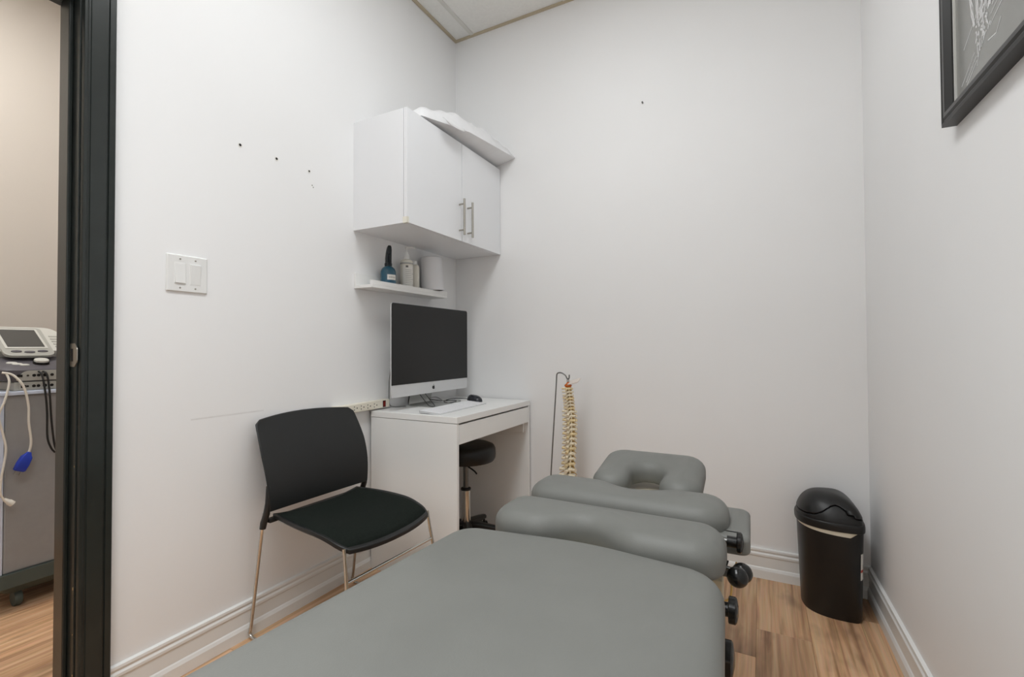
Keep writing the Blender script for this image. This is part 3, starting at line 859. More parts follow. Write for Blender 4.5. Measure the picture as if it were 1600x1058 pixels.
MB().tube([(0.213, -0.207, 0.302), (0.213, 0.207, 0.302)], 0.0055, 12).build('cross_bar', M_CHROME, chn, 60)
# seat pan: grid surface
def seat_pt(u, v):
    # u 0 back .. 1 front, v -1..1
    x = -0.195 + u * 0.435
    w = 0.210 + 0.014 * math.sin(PI * min(1, u * 1.05)) - 0.016 * (1 - u) ** 2
    if u > 0.86: w -= 0.018 * ((u - 0.86) / 0.14) ** 2.4
    x -= 0.030 * (abs(v) ** 2.5) * max(0, (u - 0.5) * 2)
    z = 0.436 - 0.02 * math.sin(PI * u * 0.75) * (1 - v * v * 0.5) + 0.016 * abs(v) ** 2.5 * (1 - u)
    z += 0.012 * math.sin(PI * u) * (abs(v) ** 3)
    if u > 0.55: z -= 0.034 * ((u - 0.55) / 0.45) ** 2 - 0.02 * (u - 0.55)
    return Vector((x, v * w, z))
def slab(fn, nu, nv, th, up=Vector((0, 0, 1))):
    mb = MB()
    T_ = [[mb.bm.verts.new(fn(i / nu, -1 + 2 * j / nv)) for j in range(nv + 1)] for i in range(nu + 1)]
    B_ = [[mb.bm.verts.new(fn(i / nu, -1 + 2 * j / nv) - up * th) for j in range(nv + 1)] for i in range(nu + 1)]
    for i in range(nu):
        for j in range(nv):
            mb.bm.faces.new((T_[i][j], T_[i + 1][j], T_[i + 1][j + 1], T_[i][j + 1]))
            mb.bm.faces.new((B_[i][j], B_[i][j + 1], B_[i + 1][j + 1], B_[i + 1][j]))
    for i in range(nu):
        mb.bm.faces.new((T_[i][0], B_[i][0], B_[i + 1][0], T_[i + 1][0])); mb.bm.faces.new((T_[i][nv], T_[i + 1][nv], B_[i + 1][nv], B_[i][nv]))
    for j in range(nv):
        mb.bm.faces.new((T_[0][j], T_[0][j + 1], B_[0][j + 1], B_[0][j])); mb.bm.faces.new((T_[nu][j], B_[nu][j], B_[nu][j + 1], T_[nu][j + 1]))
    return mb
slab(seat_pt, 24, 20, 0.016).build('seat_pan', M_BLKPL, chn, 50, 0.003)
def pad_pt(u, v):
    u2 = 0.035 + u * 0.925
    p = seat_pt(u2, v * 0.945)
    e = (max(0, 1 - abs(2 * u - 1) ** 7) ** 0.5) * (max(0, 1 - abs(v) ** 7) ** 0.5)
    return p + Vector((0, 0, 0.0005 + 0.016 * e))
slab(pad_pt, 28, 24, 0.002).build('seat_pad', M_FABRIC, chn, 60)
# backrest shell
def back_pt(u, v):
    # u 0 bottom .. 1 top
    z = 0.475 + u * 0.318
    x = -0.178 - 0.075 * u - 0.022 * u * u + 0.026 * math.sin(PI * u) ** 1 * (1 - 0.3 * u)
    w = 0.218 + 0.018 * math.sin(PI * (0.12 + 0.55 * u)) - 0.012 * max(0, u - 0.6) * 2
    if u > 0.93: w -= 0.02 * ((u - 0.93) / 0.07) ** 2.5
    x += 0.030 * (v * v) - 0.012
    z += 0.012 * (1 - v * v) * u - 0.004
    z += 0.01 * (1 - u) * (1 - v * v) * -1
    return Vector((x, v * w, z))
slab(back_pt, 20, 20, 0.008, Vector((1, 0, 0))).build('backrest', M_BLKPL, chn, 50, 0.003)
for s in (-1, 1):
    rs = []
    for z, x, hx, hy in ((0.405, -0.203, 0.013, 0.010), (0.43, -0.196, 0.0135, 0.0115), (0.46, -0.182, 0.0125, 0.011), (0.50, -0.174, 0.011, 0.009), (0.56, -0.174, 0.009, 0.006)):
        yy = s * (0.2265 - 0.002 * (z - 0.405) / 0.155)
        rs.append([Vector((x + hx * math.cos(t), yy + hy * math.sin(t), z)) for t in [2 * PI * i / 12 for i in range(12)]])
    MB().rings(rs).build('back_post', M_BLKPL, chn, 50)
MB().box(-0.2, -0.176, -0.216, 0.216, 0.425, 0.44).build('rear_rail', M_BLKPL, chn, None, 0.003)
# ------------------------------------------------------------------ treatment table
TX = 1.3125
tb = thing('treatment_table', 'grey vinyl sectioned chiropractic treatment table with face cradle on beige base', 'table', (TX, -1.6, 0))
def loc(pts): return [(x - TX, y + 1.6) for x, y in pts]
# long section in the foreground
ol = rpoly([(0.872, -2.6, 0.09), (1.675, -2.6, 0.09), (1.606, -1.352, 0.085), (1.30, -1.318, 0.6), (0.955, -1.368, 0.085)], 10)
ol = resample(ol, 0.03)
cushion(MB(), loc(ol), 0.588, 0.085, 0.05, 0.042).build('leg_section_pad', M_VINYL, tb, 60)
# lower chest section: notch in the near edge
def notch(x0, x1, y, cx, hw, dep, n=14):
    pts = []
    for i in range(n + 1):
        x = x0 + (x1 - x0) * i / n
        t = (x - cx) / hw
        d = dep * (0.5 + 0.5 * math.cos(PI * t)) if abs(t) < 1 else 0
        pts.append((x, y + d))
    return pts
def seg(x0, x1, y0, y1, nn=None, fn=None, rad=0.055):
    base = rpoly([(x0, y0, rad), (x1, y0, rad), (x1, y1, rad), (x0, y1, rad)], 8)
    base = resample(base, 0.018)
    out = []
    for x, y in base:
        if nn and y < (y0 + y1) / 2:
            t = (x - nn[0]) / nn[1]
            if abs(t) < 1: y += nn[2] * (0.5 + 0.5 * math.cos(PI * t)) * max(0, 1 - (y - y0) / 0.02)
        if fn and y > (y0 + y1) / 2:
            t = (x - fn[0]) / fn[1]
            if abs(t) < 1: y -= fn[2] * (0.5 + 0.5 * math.cos(PI * t)) * max(0, 1 - (y1 - y) / 0.02)
        out.append((x, y))
    return out
cushion(MB(), loc(seg(1.010, 1.602, -1.333, -1.138, (1.275, 0.14, 0.07), None, 0.07)), 0.617, 0.085, 0.048, 0.045).build('abdomen_pad', M_VINYL, tb, 60)
cushion(MB(), loc(seg(1.022, 1.598, -1.124, -0.938, None, (1.335, 0.13, 0.05), 0.07)), 0.633, 0.085, 0.048, 0.045).build('chest_pad', M_VINYL, tb, 60)
# face cradle: U-shaped pad tilted up towards the wall
hx, hy0, hy1 = 1.342, -0.955, -0.67
ow, iw = 0.174, 0.042
u = [(hx - ow + 0.008, hy0, 0.056), (hx - iw, hy0, 0.056), (hx - iw - 0.014, hy0 + 0.15, 0.05), (hx + iw + 0.014, hy0 + 0.15, 0.05), (hx + iw, hy0, 0.056), (hx + ow, hy0, 0.056), (hx + ow - 0.005, hy1, 0.07), (hx - ow, hy1, 0.07)]
ul = resample(rpoly(u, 8), 0.02)
hz = 0.640
def htilt(x, y): return (y - (hy0 + 1.6)) * math.tan(math.radians(8))
cushion(MB(), loc(ul), hz, 0.075, 0.04, 0.036, tilt=htilt).build('face_cradle_pad', M_VINYL, tb, 60)
mb = MB()
mb.box(hx - TX - 0.13, hx - TX + 0.13, 0.69, 0.92, 0.553, 0.564)
mb.box(hx - TX - 0.03, hx - TX + 0.03, 0.62, 0.72, 0.51, 0.553)
mb.build('cradle_bracket', M_BEIGE, tb, None, 0.003)
# arm rest pad on the right
ar = resample(rpoly([(1.50, -1.115, 0.025), (1.650, -1.115, 0.025), (1.646, -0.865, 0.03), (1.50, -0.865, 0.03)], 6), 0.02)
cushion(MB(), loc(ar), 0.572, 0.05, 0.018, 0.014, 0.008).build('arm_rest_pad', M_VINYL, tb, 60)
mb = MB(); mb.box(0.21, 0.31, 0.52, 0.66, 0.51, 0.522); mb.build('arm_rest_bracket', M_BEIGE, tb, None, 0.002)
# frame and pedestal
mb = MB()
mb.box(-0.25, -0.21, -0.93, 0.58, 0.455, 0.503); mb.box(0.21, 0.25, -0.93, 0.58, 0.455, 0.503)
for y in (-0.9, -0.35, 0.15, 0.22, 0.42): mb.box(-0.21, 0.21, y, y + 0.04, 0.455, 0.503)
mb.build('upper_frame', M_BEIGE, tb, None, 0.003)
for y0, y1, z in ((0.29, 0.45, 0.527), (0.49, 0.64, 0.543)):
    box('section_plate', M_BEIGE, -0.24, 0.24, y0, y1, 0.503, z, tb, 0.002)
mb = MB(); mb.box(-0.17, 0.17, -0.72, 0.34, 0.07, 0.44); mb.build('pedestal', M_BEIGE, tb, None, 0.01)
mb = MB(); mb.box(-0.2, 0.2, -0.85, 0.5, 0.0, 0.07); mb.build('floor_base', M_BEIGE, tb, None, 0.01)
for x in (-0.215, 0.235):
    box('front_post', M_BEIGE, x - 0.02, x + 0.04, 0.44, 0.50, 0.0, 0.47, tb, 0.003)
mb = MB(); mb.box(0.19, 0.285, 0.10, 0.52, 0.02, 0.06); mb.build('foot_rail', M_BEIGE, tb, None, 0.004)
# control knobs: five-lobed, on shafts out of the right side
def knob(x, y, z, r, w, shaft, sr=0.008):
    pts = []
    for i in range(50):
        t = 2 * PI * i / 50
        pts.append((r * (1 - 0.10 * (0.5 - 0.5 * math.cos(5 * t))) * math.cos(t), r * (1 - 0.10 * (0.5 - 0.5 * math.cos(5 * t))) * math.sin(t)))
    Mk = Matrix(((0, 0, 1, x - TX), (1, 0, 0, y + 1.6), (0, 1, 0, z), (0, 0, 0, 1)))
    mb = MB()
    mb.rings([[Mk @ Vector((a, c, 0)) for a, c in inset(pts, 0.002)], [Mk @ Vector((a, c, 0.002)) for a, c in pts], [Mk @ Vector((a, c, w - 0.003)) for a, c in pts],
              [Mk @ Vector((a * 0.88, c * 0.88, w)) for a, c in pts], [Mk @ Vector((a * 0.4, c * 0.4, w + 0.003)) for a, c in pts]])
    kn = mb.build('knob', M_BLKSM, tb, 30)
    Ml = Matrix(((0, 0, 1, x - TX), (1, 0, 0, y + 1.6), (0, 1, 0, z), (0, 0, 0, 1)))
    MB().lathe([(r * 0.52, -0.022), (r * 0.52, 0.001)], 20, (0, 0, 0), Ml).build('knob_hub', M_BLKSM, kn, 40)
    MB().lathe([(sr, -shaft), (sr, -0.02)], 14, (0, 0, 0), Ml).build('knob_shaft', M_STEEL, kn, 40)
knob(1.620, -1.135, 0.563, 0.026, 0.012, 0.065)
knob(1.608, -1.285, 0.468, 0.029, 0.017, 0.055)
knob(1.606, -1.425, 0.443, 0.034, 0.017, 0.055)
for (x, y, z, x0) in ((1.624, -1.215, 0.513, 1.53), (1.632, -1.165, 0.503, 1.53)):
    lv = MB().tube([(x0 - TX, y + 1.6 + 0.01, z + 0.006), (x - TX, y + 1.6, z)], 0.007, 10).build('lever', M_STEEL, tb, 50)
    MB().sphere((x - TX, y + 1.6, z), 0.0235, 20, 14, (1.0, 0.95, 1.0)).build('ball_grip', M_BLKSM, lv, 60)
for k, m_ in ((0, M_CORD), (1, M_DISC)):
    pts = [(0.285 + 0.02 * k, 0.50, 0.50), (0.275 + 0.02 * k, 0.485, 0.47), (0.26 + 0.03 * k, 0.47, 0.42), (0.25 + 0.01 * k, 0.46, 0.41), (0.24, 0.45, 0.43)]
    MB().tube(spath(pts, 5), 0.0025, 6).build('hanging_cord', m_, tb, 60)

# ------------------------------------------------------------------ spine model on its stand
ss = thing('spine_stand', 'thin steel hook stand holding the spine model by the back wall', 'stand', (0.76, -0.2, 0))
MB().tube(spath([(-0.066, 0, 0.016), (-0.035, 0, 0.47), (-0.006, 0, 0.88)], 4)[:-1] + spath([(-0.006, 0, 0.88), (-0.0035, 0, 0.912), (0.008, 0, 0.921), (0.026, 0.0, 0.919), (0.044, 0, 0.907), (0.052, 0, 0.892), (0.062, 0, 0.893), (0.064, 0, 0.912)], 5), 0.0034, 8).build('rod', M_STEEL, ss, 60)
MB().lathe([(0.12, 0), (0.12, 0.008), (0.112, 0.014), (0.02, 0.016)], 32, (0.02, 0, 0)).build('stand_base', M_BLKPL, ss, 40)
spn = thing('spine_model', 'cream anatomical spine model with orange detail hanging from the steel stand', 'spine model', (0.815, -0.2, 0.28))
def sp_c(z):
    # centre of the column at world height z (natural curve)
    t = (0.865 - z) / 0.6
    return Vector((0.0 + 0.016 * t + 0.006 * math.sin(t * 5), 0.012 * math.sin(t * 6.5) - 0.0, z - 0.28))
z = 0.848
vert = []
for i in range(24):
    if i < 7: bh, br, tw, spn_l = 0.0125, 0.0135, 0.029, 0.018
    elif i < 19: bh, br, tw, spn_l = 0.0165 + 0.0004 * (i - 7), 0.0150 + 0.0004 * (i - 7), 0.038 - 0.0004 * (i - 7), 0.026
    else: bh, br, tw, spn_l = 0.0235, 0.021, 0.043, 0.026
    dh = 0.004 if i < 7 else 0.0045 if i < 19 else 0.007
    vert.append((z - bh / 2, bh, br, tw, spn_l, dh, i)); z -= bh + dh
rng = random.Random(3)
for (zc_, bh, br, tw, sl, dh, i) in vert:
    c = sp_c(zc_)
    # posterior side faces the camera (-y, slightly +x)
    mb = MB()
    mb.lathe([(br * 0.98, -bh / 2), (br * 0.84, -bh * 0.2), (br * 0.84, bh * 0.2), (br * 0.98, bh / 2)], 16, (c.x, c.y + 0.008, c.z), None, True, True, 1.15, 0.85)
    # neural arch
    mb.tube([(c.x - br * 0.75, c.y + 0.004, c.z + 0.001), (c.x - br * 0.8, c.y - br * 0.75, c.z + 0.001), (c.x, c.y - br * 1.25, c.z), (c.x + br * 0.8, c.y - br * 0.75, c.z + 0.001), (c.x + br * 0.75, c.y + 0.004, c.z + 0.001)], bh * 0.44, 8)
    dn = 0.004 if i < 7 else (0.016 if i < 17 else 0.006)
    mb.tube([(c.x, c.y - br * 1.0, c.z), (c.x, c.y - br * 1.25 - sl * 0.5, c.z - dn * 0.6), (c.x + rng.uniform(-.001, .001), c.y - br * 1.2 - sl, c.z - dn)], [bh * 0.44, bh * 0.36, bh * 0.4], 8)
    for s in (-1, 1):
        up_ = 0.004 if 7 <= i < 19 else 0.001
        mb.tube([(c.x + s * br * 0.7, c.y - br * 0.55, c.z), (c.x + s * tw * 0.75, c.y - br * 0.95, c.z + up_ * 0.5), (c.x + s * tw, c.y - br * 1.1, c.z + up_)], [bh * 0.42, bh * 0.34, bh * 0.4], 8)
        # articular process
        mb.tube([(c.x + s * br * 0.62, c.y - br * 0.9, c.z + bh * 0.62), (c.x + s * br * 0.6, c.y - br * 1.0, c.z - bh * 0.62)], bh * 0.24, 6)
    mb.build('vertebra', M_BONE2 if i % 3 else M_BONE, spn, 50)
    MB().lathe([(br * 0.9, -dh * 0.5), (br * 0.95, 0), (br * 0.9, dh * 0.5)], 14, (c.x, c.y + 0.008, c.z - bh / 2 - dh / 2), None, True, True, 1.15, 0.85).build('disc', M_DISC, spn, 50)
    if i >= 2:
        mb = MB()
        for s in (-1, 1):
            mb.tube([(c.x + s * br * 0.8, c.y - 0.002, c.z - bh * 0.5), (c.x + s * (tw * 0.8), c.y - 0.006, c.z - bh * 0.75), (c.x + s * (tw * 1.05), c.y - 0.012, c.z - bh * 0.95)], [0.0024, 0.0022, 0.0016], 6)
        mb.build('nerve_root', M_DISC, spn, 50)
c = sp_c(0.855)
mb = MB()
rs = [[Vector((c.x + w * 1.0 * math.cos(t), c.y + 0.002 + w * 0.8 * math.sin(t), c.z + h)) for t in [2 * PI * k / 14 for k in range(14)]] for h, w in ((-0.006, 0.014), (0.001, 0.02), (0.006, 0.018), (0.013, 0.009), (0.019, 0.006))]
mb.rings(rs).build('brain_stem', M_ORANGE, spn, 50)
Mo = Matrix.Translation((c.x + 0.025, c.y + 0.004, c.z + 0.021)) @ Matrix.Rotation(math.radians(-17), 4, 'Y') @ Matrix.Rotation(math.radians(22), 4, 'X')
oc = rpoly([(-0.028, -0.02, .008), (0.034, -0.026, .01), (0.04, 0.024, .012), (-0.024, 0.026, .01)], 4)
mb = MB(); mb.prism(oc, -0.002, 0.002, Mo); mb.build('occiput_plate', M_OCC, spn, None, 0.001)
MB().tube(spath([(c.x + 0.0, c.y, c.z + 0.012), (c.x - 0.004, c.y, c.z + 0.028), (c.x, c.y, c.z + 0.04), (c.x + 0.005, c.y, c.z + 0.028), (c.x + 0.001, c.y, c.z + 0.016)], 5), 0.0018, 6).build('hanging_loop', M_STEEL, spn, 60)
c = sp_c(vert[-1][0] - 0.03)
rs = [[Vector((c.x + w * math.cos(t), c.y - 0.004 + 0.3 * h + w * 0.45 * math.sin(t), c.z + h)) for t in [2 * PI * k / 14 for k in range(14)]] for h, w in ((0.01, 0.04), (-0.02, 0.042), (-0.05, 0.03), (-0.08, 0.014), (-0.10, 0.007))]
MB().rings(rs).build('sacrum', M_BONE2, spn, 50)

# ------------------------------------------------------------------ waste bin
bn = thing('waste_bin', 'black half-round swing-lid waste bin in the right corner', 'bin', (1.913, -0.137, 0), math.radians(3))
def dshape(sc_, ox=0.0, n=40):
    """D outline: flat back towards +x, rounded nose to -x"""
    pts = []
    ax, ay, xb = 0.158, 0.125, 0.052
    for i in range(n + 1):
        t = -PI / 2 + PI * i / n
        cx_ = abs(math.cos(t)) ** (2 / 2.5); sy_ = abs(math.sin(t)) ** (2 / 2.5) * (1 if t > 0 else -1)
        pts.append((xb - ax * cx_, ay * sy_))
    for i in range(1, 16):
        t = PI / 2 - PI * i / 16
        pts.append((xb + 0.052 * abs(math.cos(t)) ** 0.55, ay * abs(math.sin(t)) ** 0.5 * (1 if t > 0 else -1)))
    cxm = 0.022
    return [(cxm + (x - cxm) * sc_ + ox, y * sc_) for x, y in pts]
def dring(sc_, z): return [Vector((x, y, z)) for x, y in dshape(sc_)]
mb = MB()
mb.rings([dring(0.90, 0.0), dring(0.925, 0.006), dring(1.02, 0.345), dring(0.99, 0.345), dring(0.91, 0.02)], True, True)
mb.build('bin_body', M_BIN, bn, 40)
mb = MB()
def lring(sc_, dz):
    n_ = len(dshape(sc_))
    return [Vector((x, y, 0.342 + (dz - 0.017 * max(0, 1 - i / (0.45 * n_)) if dz < 0 else dz))) for i, (x, y) in enumerate(dshape(sc_))]
mb.rings([lring(1.022, -0.001), lring(1.036, 0.0), lring(1.01, 0.004)], False, False); mb.build('liner_bag', M_LINER, bn, 60)
LZ = 0.342
mb = MB(); mb.rings([dring(1.045, LZ), dring(1.075, LZ + 0.002), dring(1.08, LZ + 0.020), dring(1.06, LZ + 0.030), dring(1.03, LZ + 0.031)], True, True)
mb.build('lid_rim', M_BIN, bn, 40, 0.002)
# dome, split by an S-curved seam into hood and swing flap
ND, NR = 220, 130
DOME_O = dshape(1.04, 0, ND)
def dome(i, r, off=0.0):
    o = DOME_O[i % len(DOME_O)]
    cxm = 0.0
    pk = (cxm - 0.012, 0.0)
    rr = r
    x = pk[0] + (o[0] - pk[0]) * rr; y = pk[1] + (o[1] - pk[1]) * rr
    z = LZ + 0.028 + 0.095 * (max(0, 1 - rr ** 2.7)) ** 0.62
    return Vector((x, y, z + off))
def seam(p):
    # >0 on flap side: wave over the dome, flap in the middle towards +x / camera side
    zt = LZ + 0.048 + 0.045 * math.exp(-((p.x - 0.012) / 0.048) ** 2)
    return zt - p.z
for nm, sgn, off in (('lid_hood', -1, 0.0), ('swing_flap', 1, -0.005)):
    mb = MB(); vg = {}
    def V(i, k):
        if k == 0: i = 0
        i = i % len(DOME_O)
        if (i, k) not in vg: vg[i, k] = mb.bm.verts.new(dome(i, k / NR, off))
        return vg[i, k]
    for i in range(len(DOME_O)):
        for k in range(NR):
            mid = (dome(i, (k + .5) / NR) + dome(i + 1, (k + .5) / NR)) / 2
            if seam(mid) * sgn > 0:
                q = [V(i, k), V(i, k + 1), V(i + 1, k + 1), V(i + 1, k)]
                q = list(dict.fromkeys(q))
                if len(q) > 2: mb.bm.faces.new(q)
    ho = mb.build(nm, M_BIN, bn, 60)
    md = ho.modifiers.new('solid', 'SOLIDIFY'); md.thickness = 0.004; md.offset = -1
mb = MB()
sc0, sc1 = 0.975, 1.0
def side(k, z):
    s_ = 0.925 + (1.02 - 0.925) * (z / 0.345) + 0.004
    ps_ = dshape(s_); k0_ = math.floor(k); p = Vector(ps_[k0_ % len(ps_)]).lerp(Vector(ps_[(k0_ + 1) % len(ps_)]), k - k0_); return Vector((p[0], p[1], z))
mb.rings([[side(k, 0.165) for k in (-4.4, -3.6, -3.0, -2.5)], [side(k, 0.265) for k in (-4.4, -3.6, -3.0, -2.5)]], False, False, False)
stk = mb.build('sticker', M_PAPER, bn)
mb = MB()
def side2(k, z):
    p = side(k, z); return p + Vector((0, -0.0006, 0))
mb.rings([[side2(k, 0.195) for k in (-4.4, -3.6, -3.0, -2.5)], [side2(k, 0.205) for k in (-4.4, -3.6, -3.0, -2.5)]], False, False, False); mb.build('sticker_print', M_REDINK, stk)

# ------------------------------------------------------------------ framed anatomical print on right wall
RP = Matrix.Translation((xr(-0.975), -0.975, 1.572)) @ Matrix.Rotation(RY, 4, 'Z')
pc = thing('framed_print', 'black framed grey anatomical print hanging on the right wall', 'picture', RP.translation, RY)
# local: -x into the room, -y towards the camera, z up; origin at the lower far corner
PWd, PHt, FW = 0.56, 0.76, 0.036
mb_pts = [(0, 0), (-0.028, 0), (-0.030, 0.006), (-0.026, 0.010), (-0.026, 0.013), (-0.030, 0.017), (-0.030, 0.026), (-0.018, FW), (0, FW)]
def rail(name, a, c, da, dc):
    r0 = [Vector((x, a[0] + da[0] * w, a[1] + da[1] * w)) for x, w in mb_pts]
    r1 = [Vector((x, c[0] + dc[0] * w, c[1] + dc[1] * w)) for x, w in mb_pts]
    MB().rings([r0, r1]).build(name, M_FRAME, pc, 30)
rail('frame_rail', (0, 0), (-PWd, 0), (-1, 1), (1, 1))
rail('frame_rail', (0, PHt), (-PWd, PHt), (-1, -1), (1, -1))
rail('frame_rail', (0, 0), (0, PHt), (-1, 1), (-1, -1))
rail('frame_rail', (-PWd, 0), (-PWd, PHt), (1, 1), (1, -1))
lw = 0.004
mb = MB()
mb.box(-0.015, -0.008, -PWd + FW, -FW, FW, FW + lw); mb.box(-0.015, -0.008, -PWd + FW, -FW, PHt - FW - lw, PHt - FW)
mb.box(-0.015, -0.008, -FW - lw, -FW, FW + lw, PHt - FW - lw); mb.box(-0.015, -0.008, -PWd + FW, -PWd + FW + lw, FW + lw, PHt - FW - lw)
mb.build('frame_liner', M_FRAMEIN, pc)
pt = box('print', M_PRINT, -0.011, -0.004, -PWd + FW, -FW, FW, PHt - FW, pc)
mb = MB()
def stroke(pts, w):
    P = [Vector(p) for p in pts]
    for a, c in zip(P[:-1], P[1:]):
        d = (c - a)
        if d.length < 1e-6: continue
        n = Vector((-d.y, d.x)).normalized() * w / 2
        mb.poly([(-0.0114, *(a - n)), (-0.0114, *(c - n)), (-0.0114, *(c + n)), (-0.0114, *(a + n))], [(0, 1, 2, 3)])
rg = random.Random(5)
def wob(a, c, w, n=10, j=0.003):
    pts = []
    for i in range(n + 1):
        t = i / n
        pts.append((a[0] + (c[0] - a[0]) * t + rg.uniform(-j, j), a[1] + (c[1] - a[1]) * t + rg.uniform(-j, j)))
    stroke(pts, w)
WY, WZ = -0.172, 0.127      # wrist of the drawn bones
for k, (ty, tz) in enumerate(((-0.085, 0.40), (-0.135, 0.60), (-0.2, 0.66), (-0.255, 0.63), (-0.31, 0.55))):
    s = (WY + 0.018 * (2 - k), WZ + 0.03)
    for q in range(3):
        wob((s[0] + 0.004 * (q - 1), s[1]), (ty + 0.006 * (q - 1), tz), 0.0036, 16, 0.0022)
    for t in (0.3, 0.55, 0.78, 0.95):
        p = (s[0] + (ty - s[0]) * t, s[1] + (tz - s[1]) * t)
        wob((p[0] - 0.009, p[1]), (p[0] + 0.009, p[1]), 0.005, 4, 0.002)
for q in range(40):
    a = (WY + rg.uniform(-0.03, 0.03), WZ + rg.uniform(-0.03, 0.05)); wob(a, (a[0] + rg.uniform(-0.012, 0.012), a[1] + rg.uniform(0.0, 0.025)), 0.0045, 4, 0.002)
for q in range(5):
    wob((WY + 0.01 * (q - 2), WZ - 0.01), (WY + 0.006 * (q - 2) + 0.010, WZ - 0.026 - 0.004 * q), 0.003, 8, 0.002)
wob((WY + 0.012, WZ - 0.03), (WY + 0.026, WZ - 0.06), 0.0024, 6, 0.001)
for (a, c) in (((-0.135, 0.20), (-0.075, 0.165)), ((-0.13, 0.13), (-0.06, 0.09)), ((-0.138, 0.118), (-0.085, 0.088)), ((-0.14, 0.108), (-0.088, 0.08)),
               ((-0.205, 0.20), (-0.275, 0.235)), ((-0.21, 0.18), (-0.285, 0.215)), ((-0.205, 0.165), (-0.27, 0.19)), ((-0.20, 0.23), (-0.28, 0.27)),
               ((-0.20, 0.145), (-0.255, 0.165)), ((-0.19, 0.12), (-0.225, 0.115)), ((-0.225, 0.115), (-0.245, 0.135)), ((-0.34, 0.5), (-0.42, 0.53)), ((-0.08, 0.42), (-0.05, 0.44))):
    stroke(((a[0] - 0.007, a[1] - 0.028), (c[0] - 0.007, c[1] - 0.028)), 0.0022)
mb.build('drawn_bones', M_PRINTW, pt)

# ------------------------------------------------------------------ therapy cart in the room beyond the door
ct = thing('therapy_cart', 'grey therapy machine on a wheeled cart seen through the doorway', 'medical cart', (-1.2, -1.5, 0))
def B(name, m_, x0, x1, y0, y1, z0, z1, bev=0.004, par=None):
    return box(name, m_, x0 + 1.2, x1 + 1.2, y0 + 1.5, y1 + 1.5, z0, z1, par or ct, bev)
B('cart_body', M_CARTG, -1.45, -1.0, -1.715, -1.25, 0.155, 0.868, 0.006)
B('edge_strip', M_CARTB, -1.455, -0.998, -1.73, -1.716, 0.155, 0.868, 0.003)
for z in (0.24, 0.43, 0.60):
    B('shelf_bin', M_CARTB, -1.43, -1.02, -1.80, -1.73, z, z + 0.075, 0.006)
    B('shelf_lip', M_CARTD, -1.43, -1.02, -1.80, -1.73, z - 0.016, z - 0.002, 0.003)
mb = MB()
lo_ = rpoly([(-1.42, -1.70, .03), (-1.02, -1.70, .03), (-1.02, -1.27, .03), (-1.42, -1.27, .03)], 4)
hi_ = rpoly([(-1.47, -1.74, .03), (-0.985, -1.74, .03), (-0.985, -1.23, .03), (-1.47, -1.23, .03)], 4)
mb.rings([[Vector((x + 1.2, y + 1.5, 0.065)) for x, y in lo_], [Vector((x + 1.2, y + 1.5, 0.10)) for x, y in hi_], [Vector((x + 1.2, y + 1.5, 0.155)) for x, y in hi_]])
mb.build('cart_base', M_CARTD, ct, 40)
for x in (-1.40, -1.05):
    for y in (-1.66, -1.3):
        Mc = Matrix.Translation((x + 1.2, y + 1.5, 0.032)) @ Matrix.Rotation(PI / 2, 4, 'X')
        mb = MB(); mb.lathe([(0.006, -0.012), (0.03, -0.012), (0.032, -0.009), (0.032, 0.009), (0.03, 0.012), (0.006, 0.012)], 20, (0, 0, 0), Mc)
        mb.tube([(x + 1.2, y + 1.5, 0.03), (x + 1.2, y + 1.5, 0.07)], 0.008, 8)
        mb.build('caster', M_CARTD, ct, 40)
B('tray_edge', M_CARTB, -1.45, -0.985, -1.75, -1.24, 0.868, 0.884, 0.004)
tm = thing('therapy_console', 'grey electrotherapy console with tilted screen and white dial on the cart', 'medical device', (-1.2, -1.5, 0.884))
def C(name, m_, x0, x1, y0, y1, z0, z1, bev=0.003, par=None):
    return box(name, m_, x0 + 1.2, x1 + 1.2, y0 + 1.5, y1 + 1.5, z0 - 0.884, z1 - 0.884, par or tm, bev)
C('lower_module', M_CONSM, -1.40, -1.0, -1.69, -1.26, 0.884, 0.920, 0.004)
# upper body: side profile extruded along y with rounded near corner
prof = [(-1.40, 0.922), (-1.002, 0.922), (-0.998, 0.968), (-1.02, 0.985), (-1.09, 1.005), (-1.12, 1.018), (-1.40, 1.05)]
mb = MB()
rs = []
for y, s in ((-1.725, 0.86), (-1.71, 0.95), (-1.685, 1.0), (-1.27, 1.0), (-1.245, 0.95), (-1.23, 0.86)):
    rs.append([Vector((-1.2 + (x + 1.2) * s + 1.2, y + 1.5, 0.985 + (z - 0.985) * s - 0.884)) for x, z in prof])
mb.rings(rs).build('upper_body', M_CONS, tm, 40)
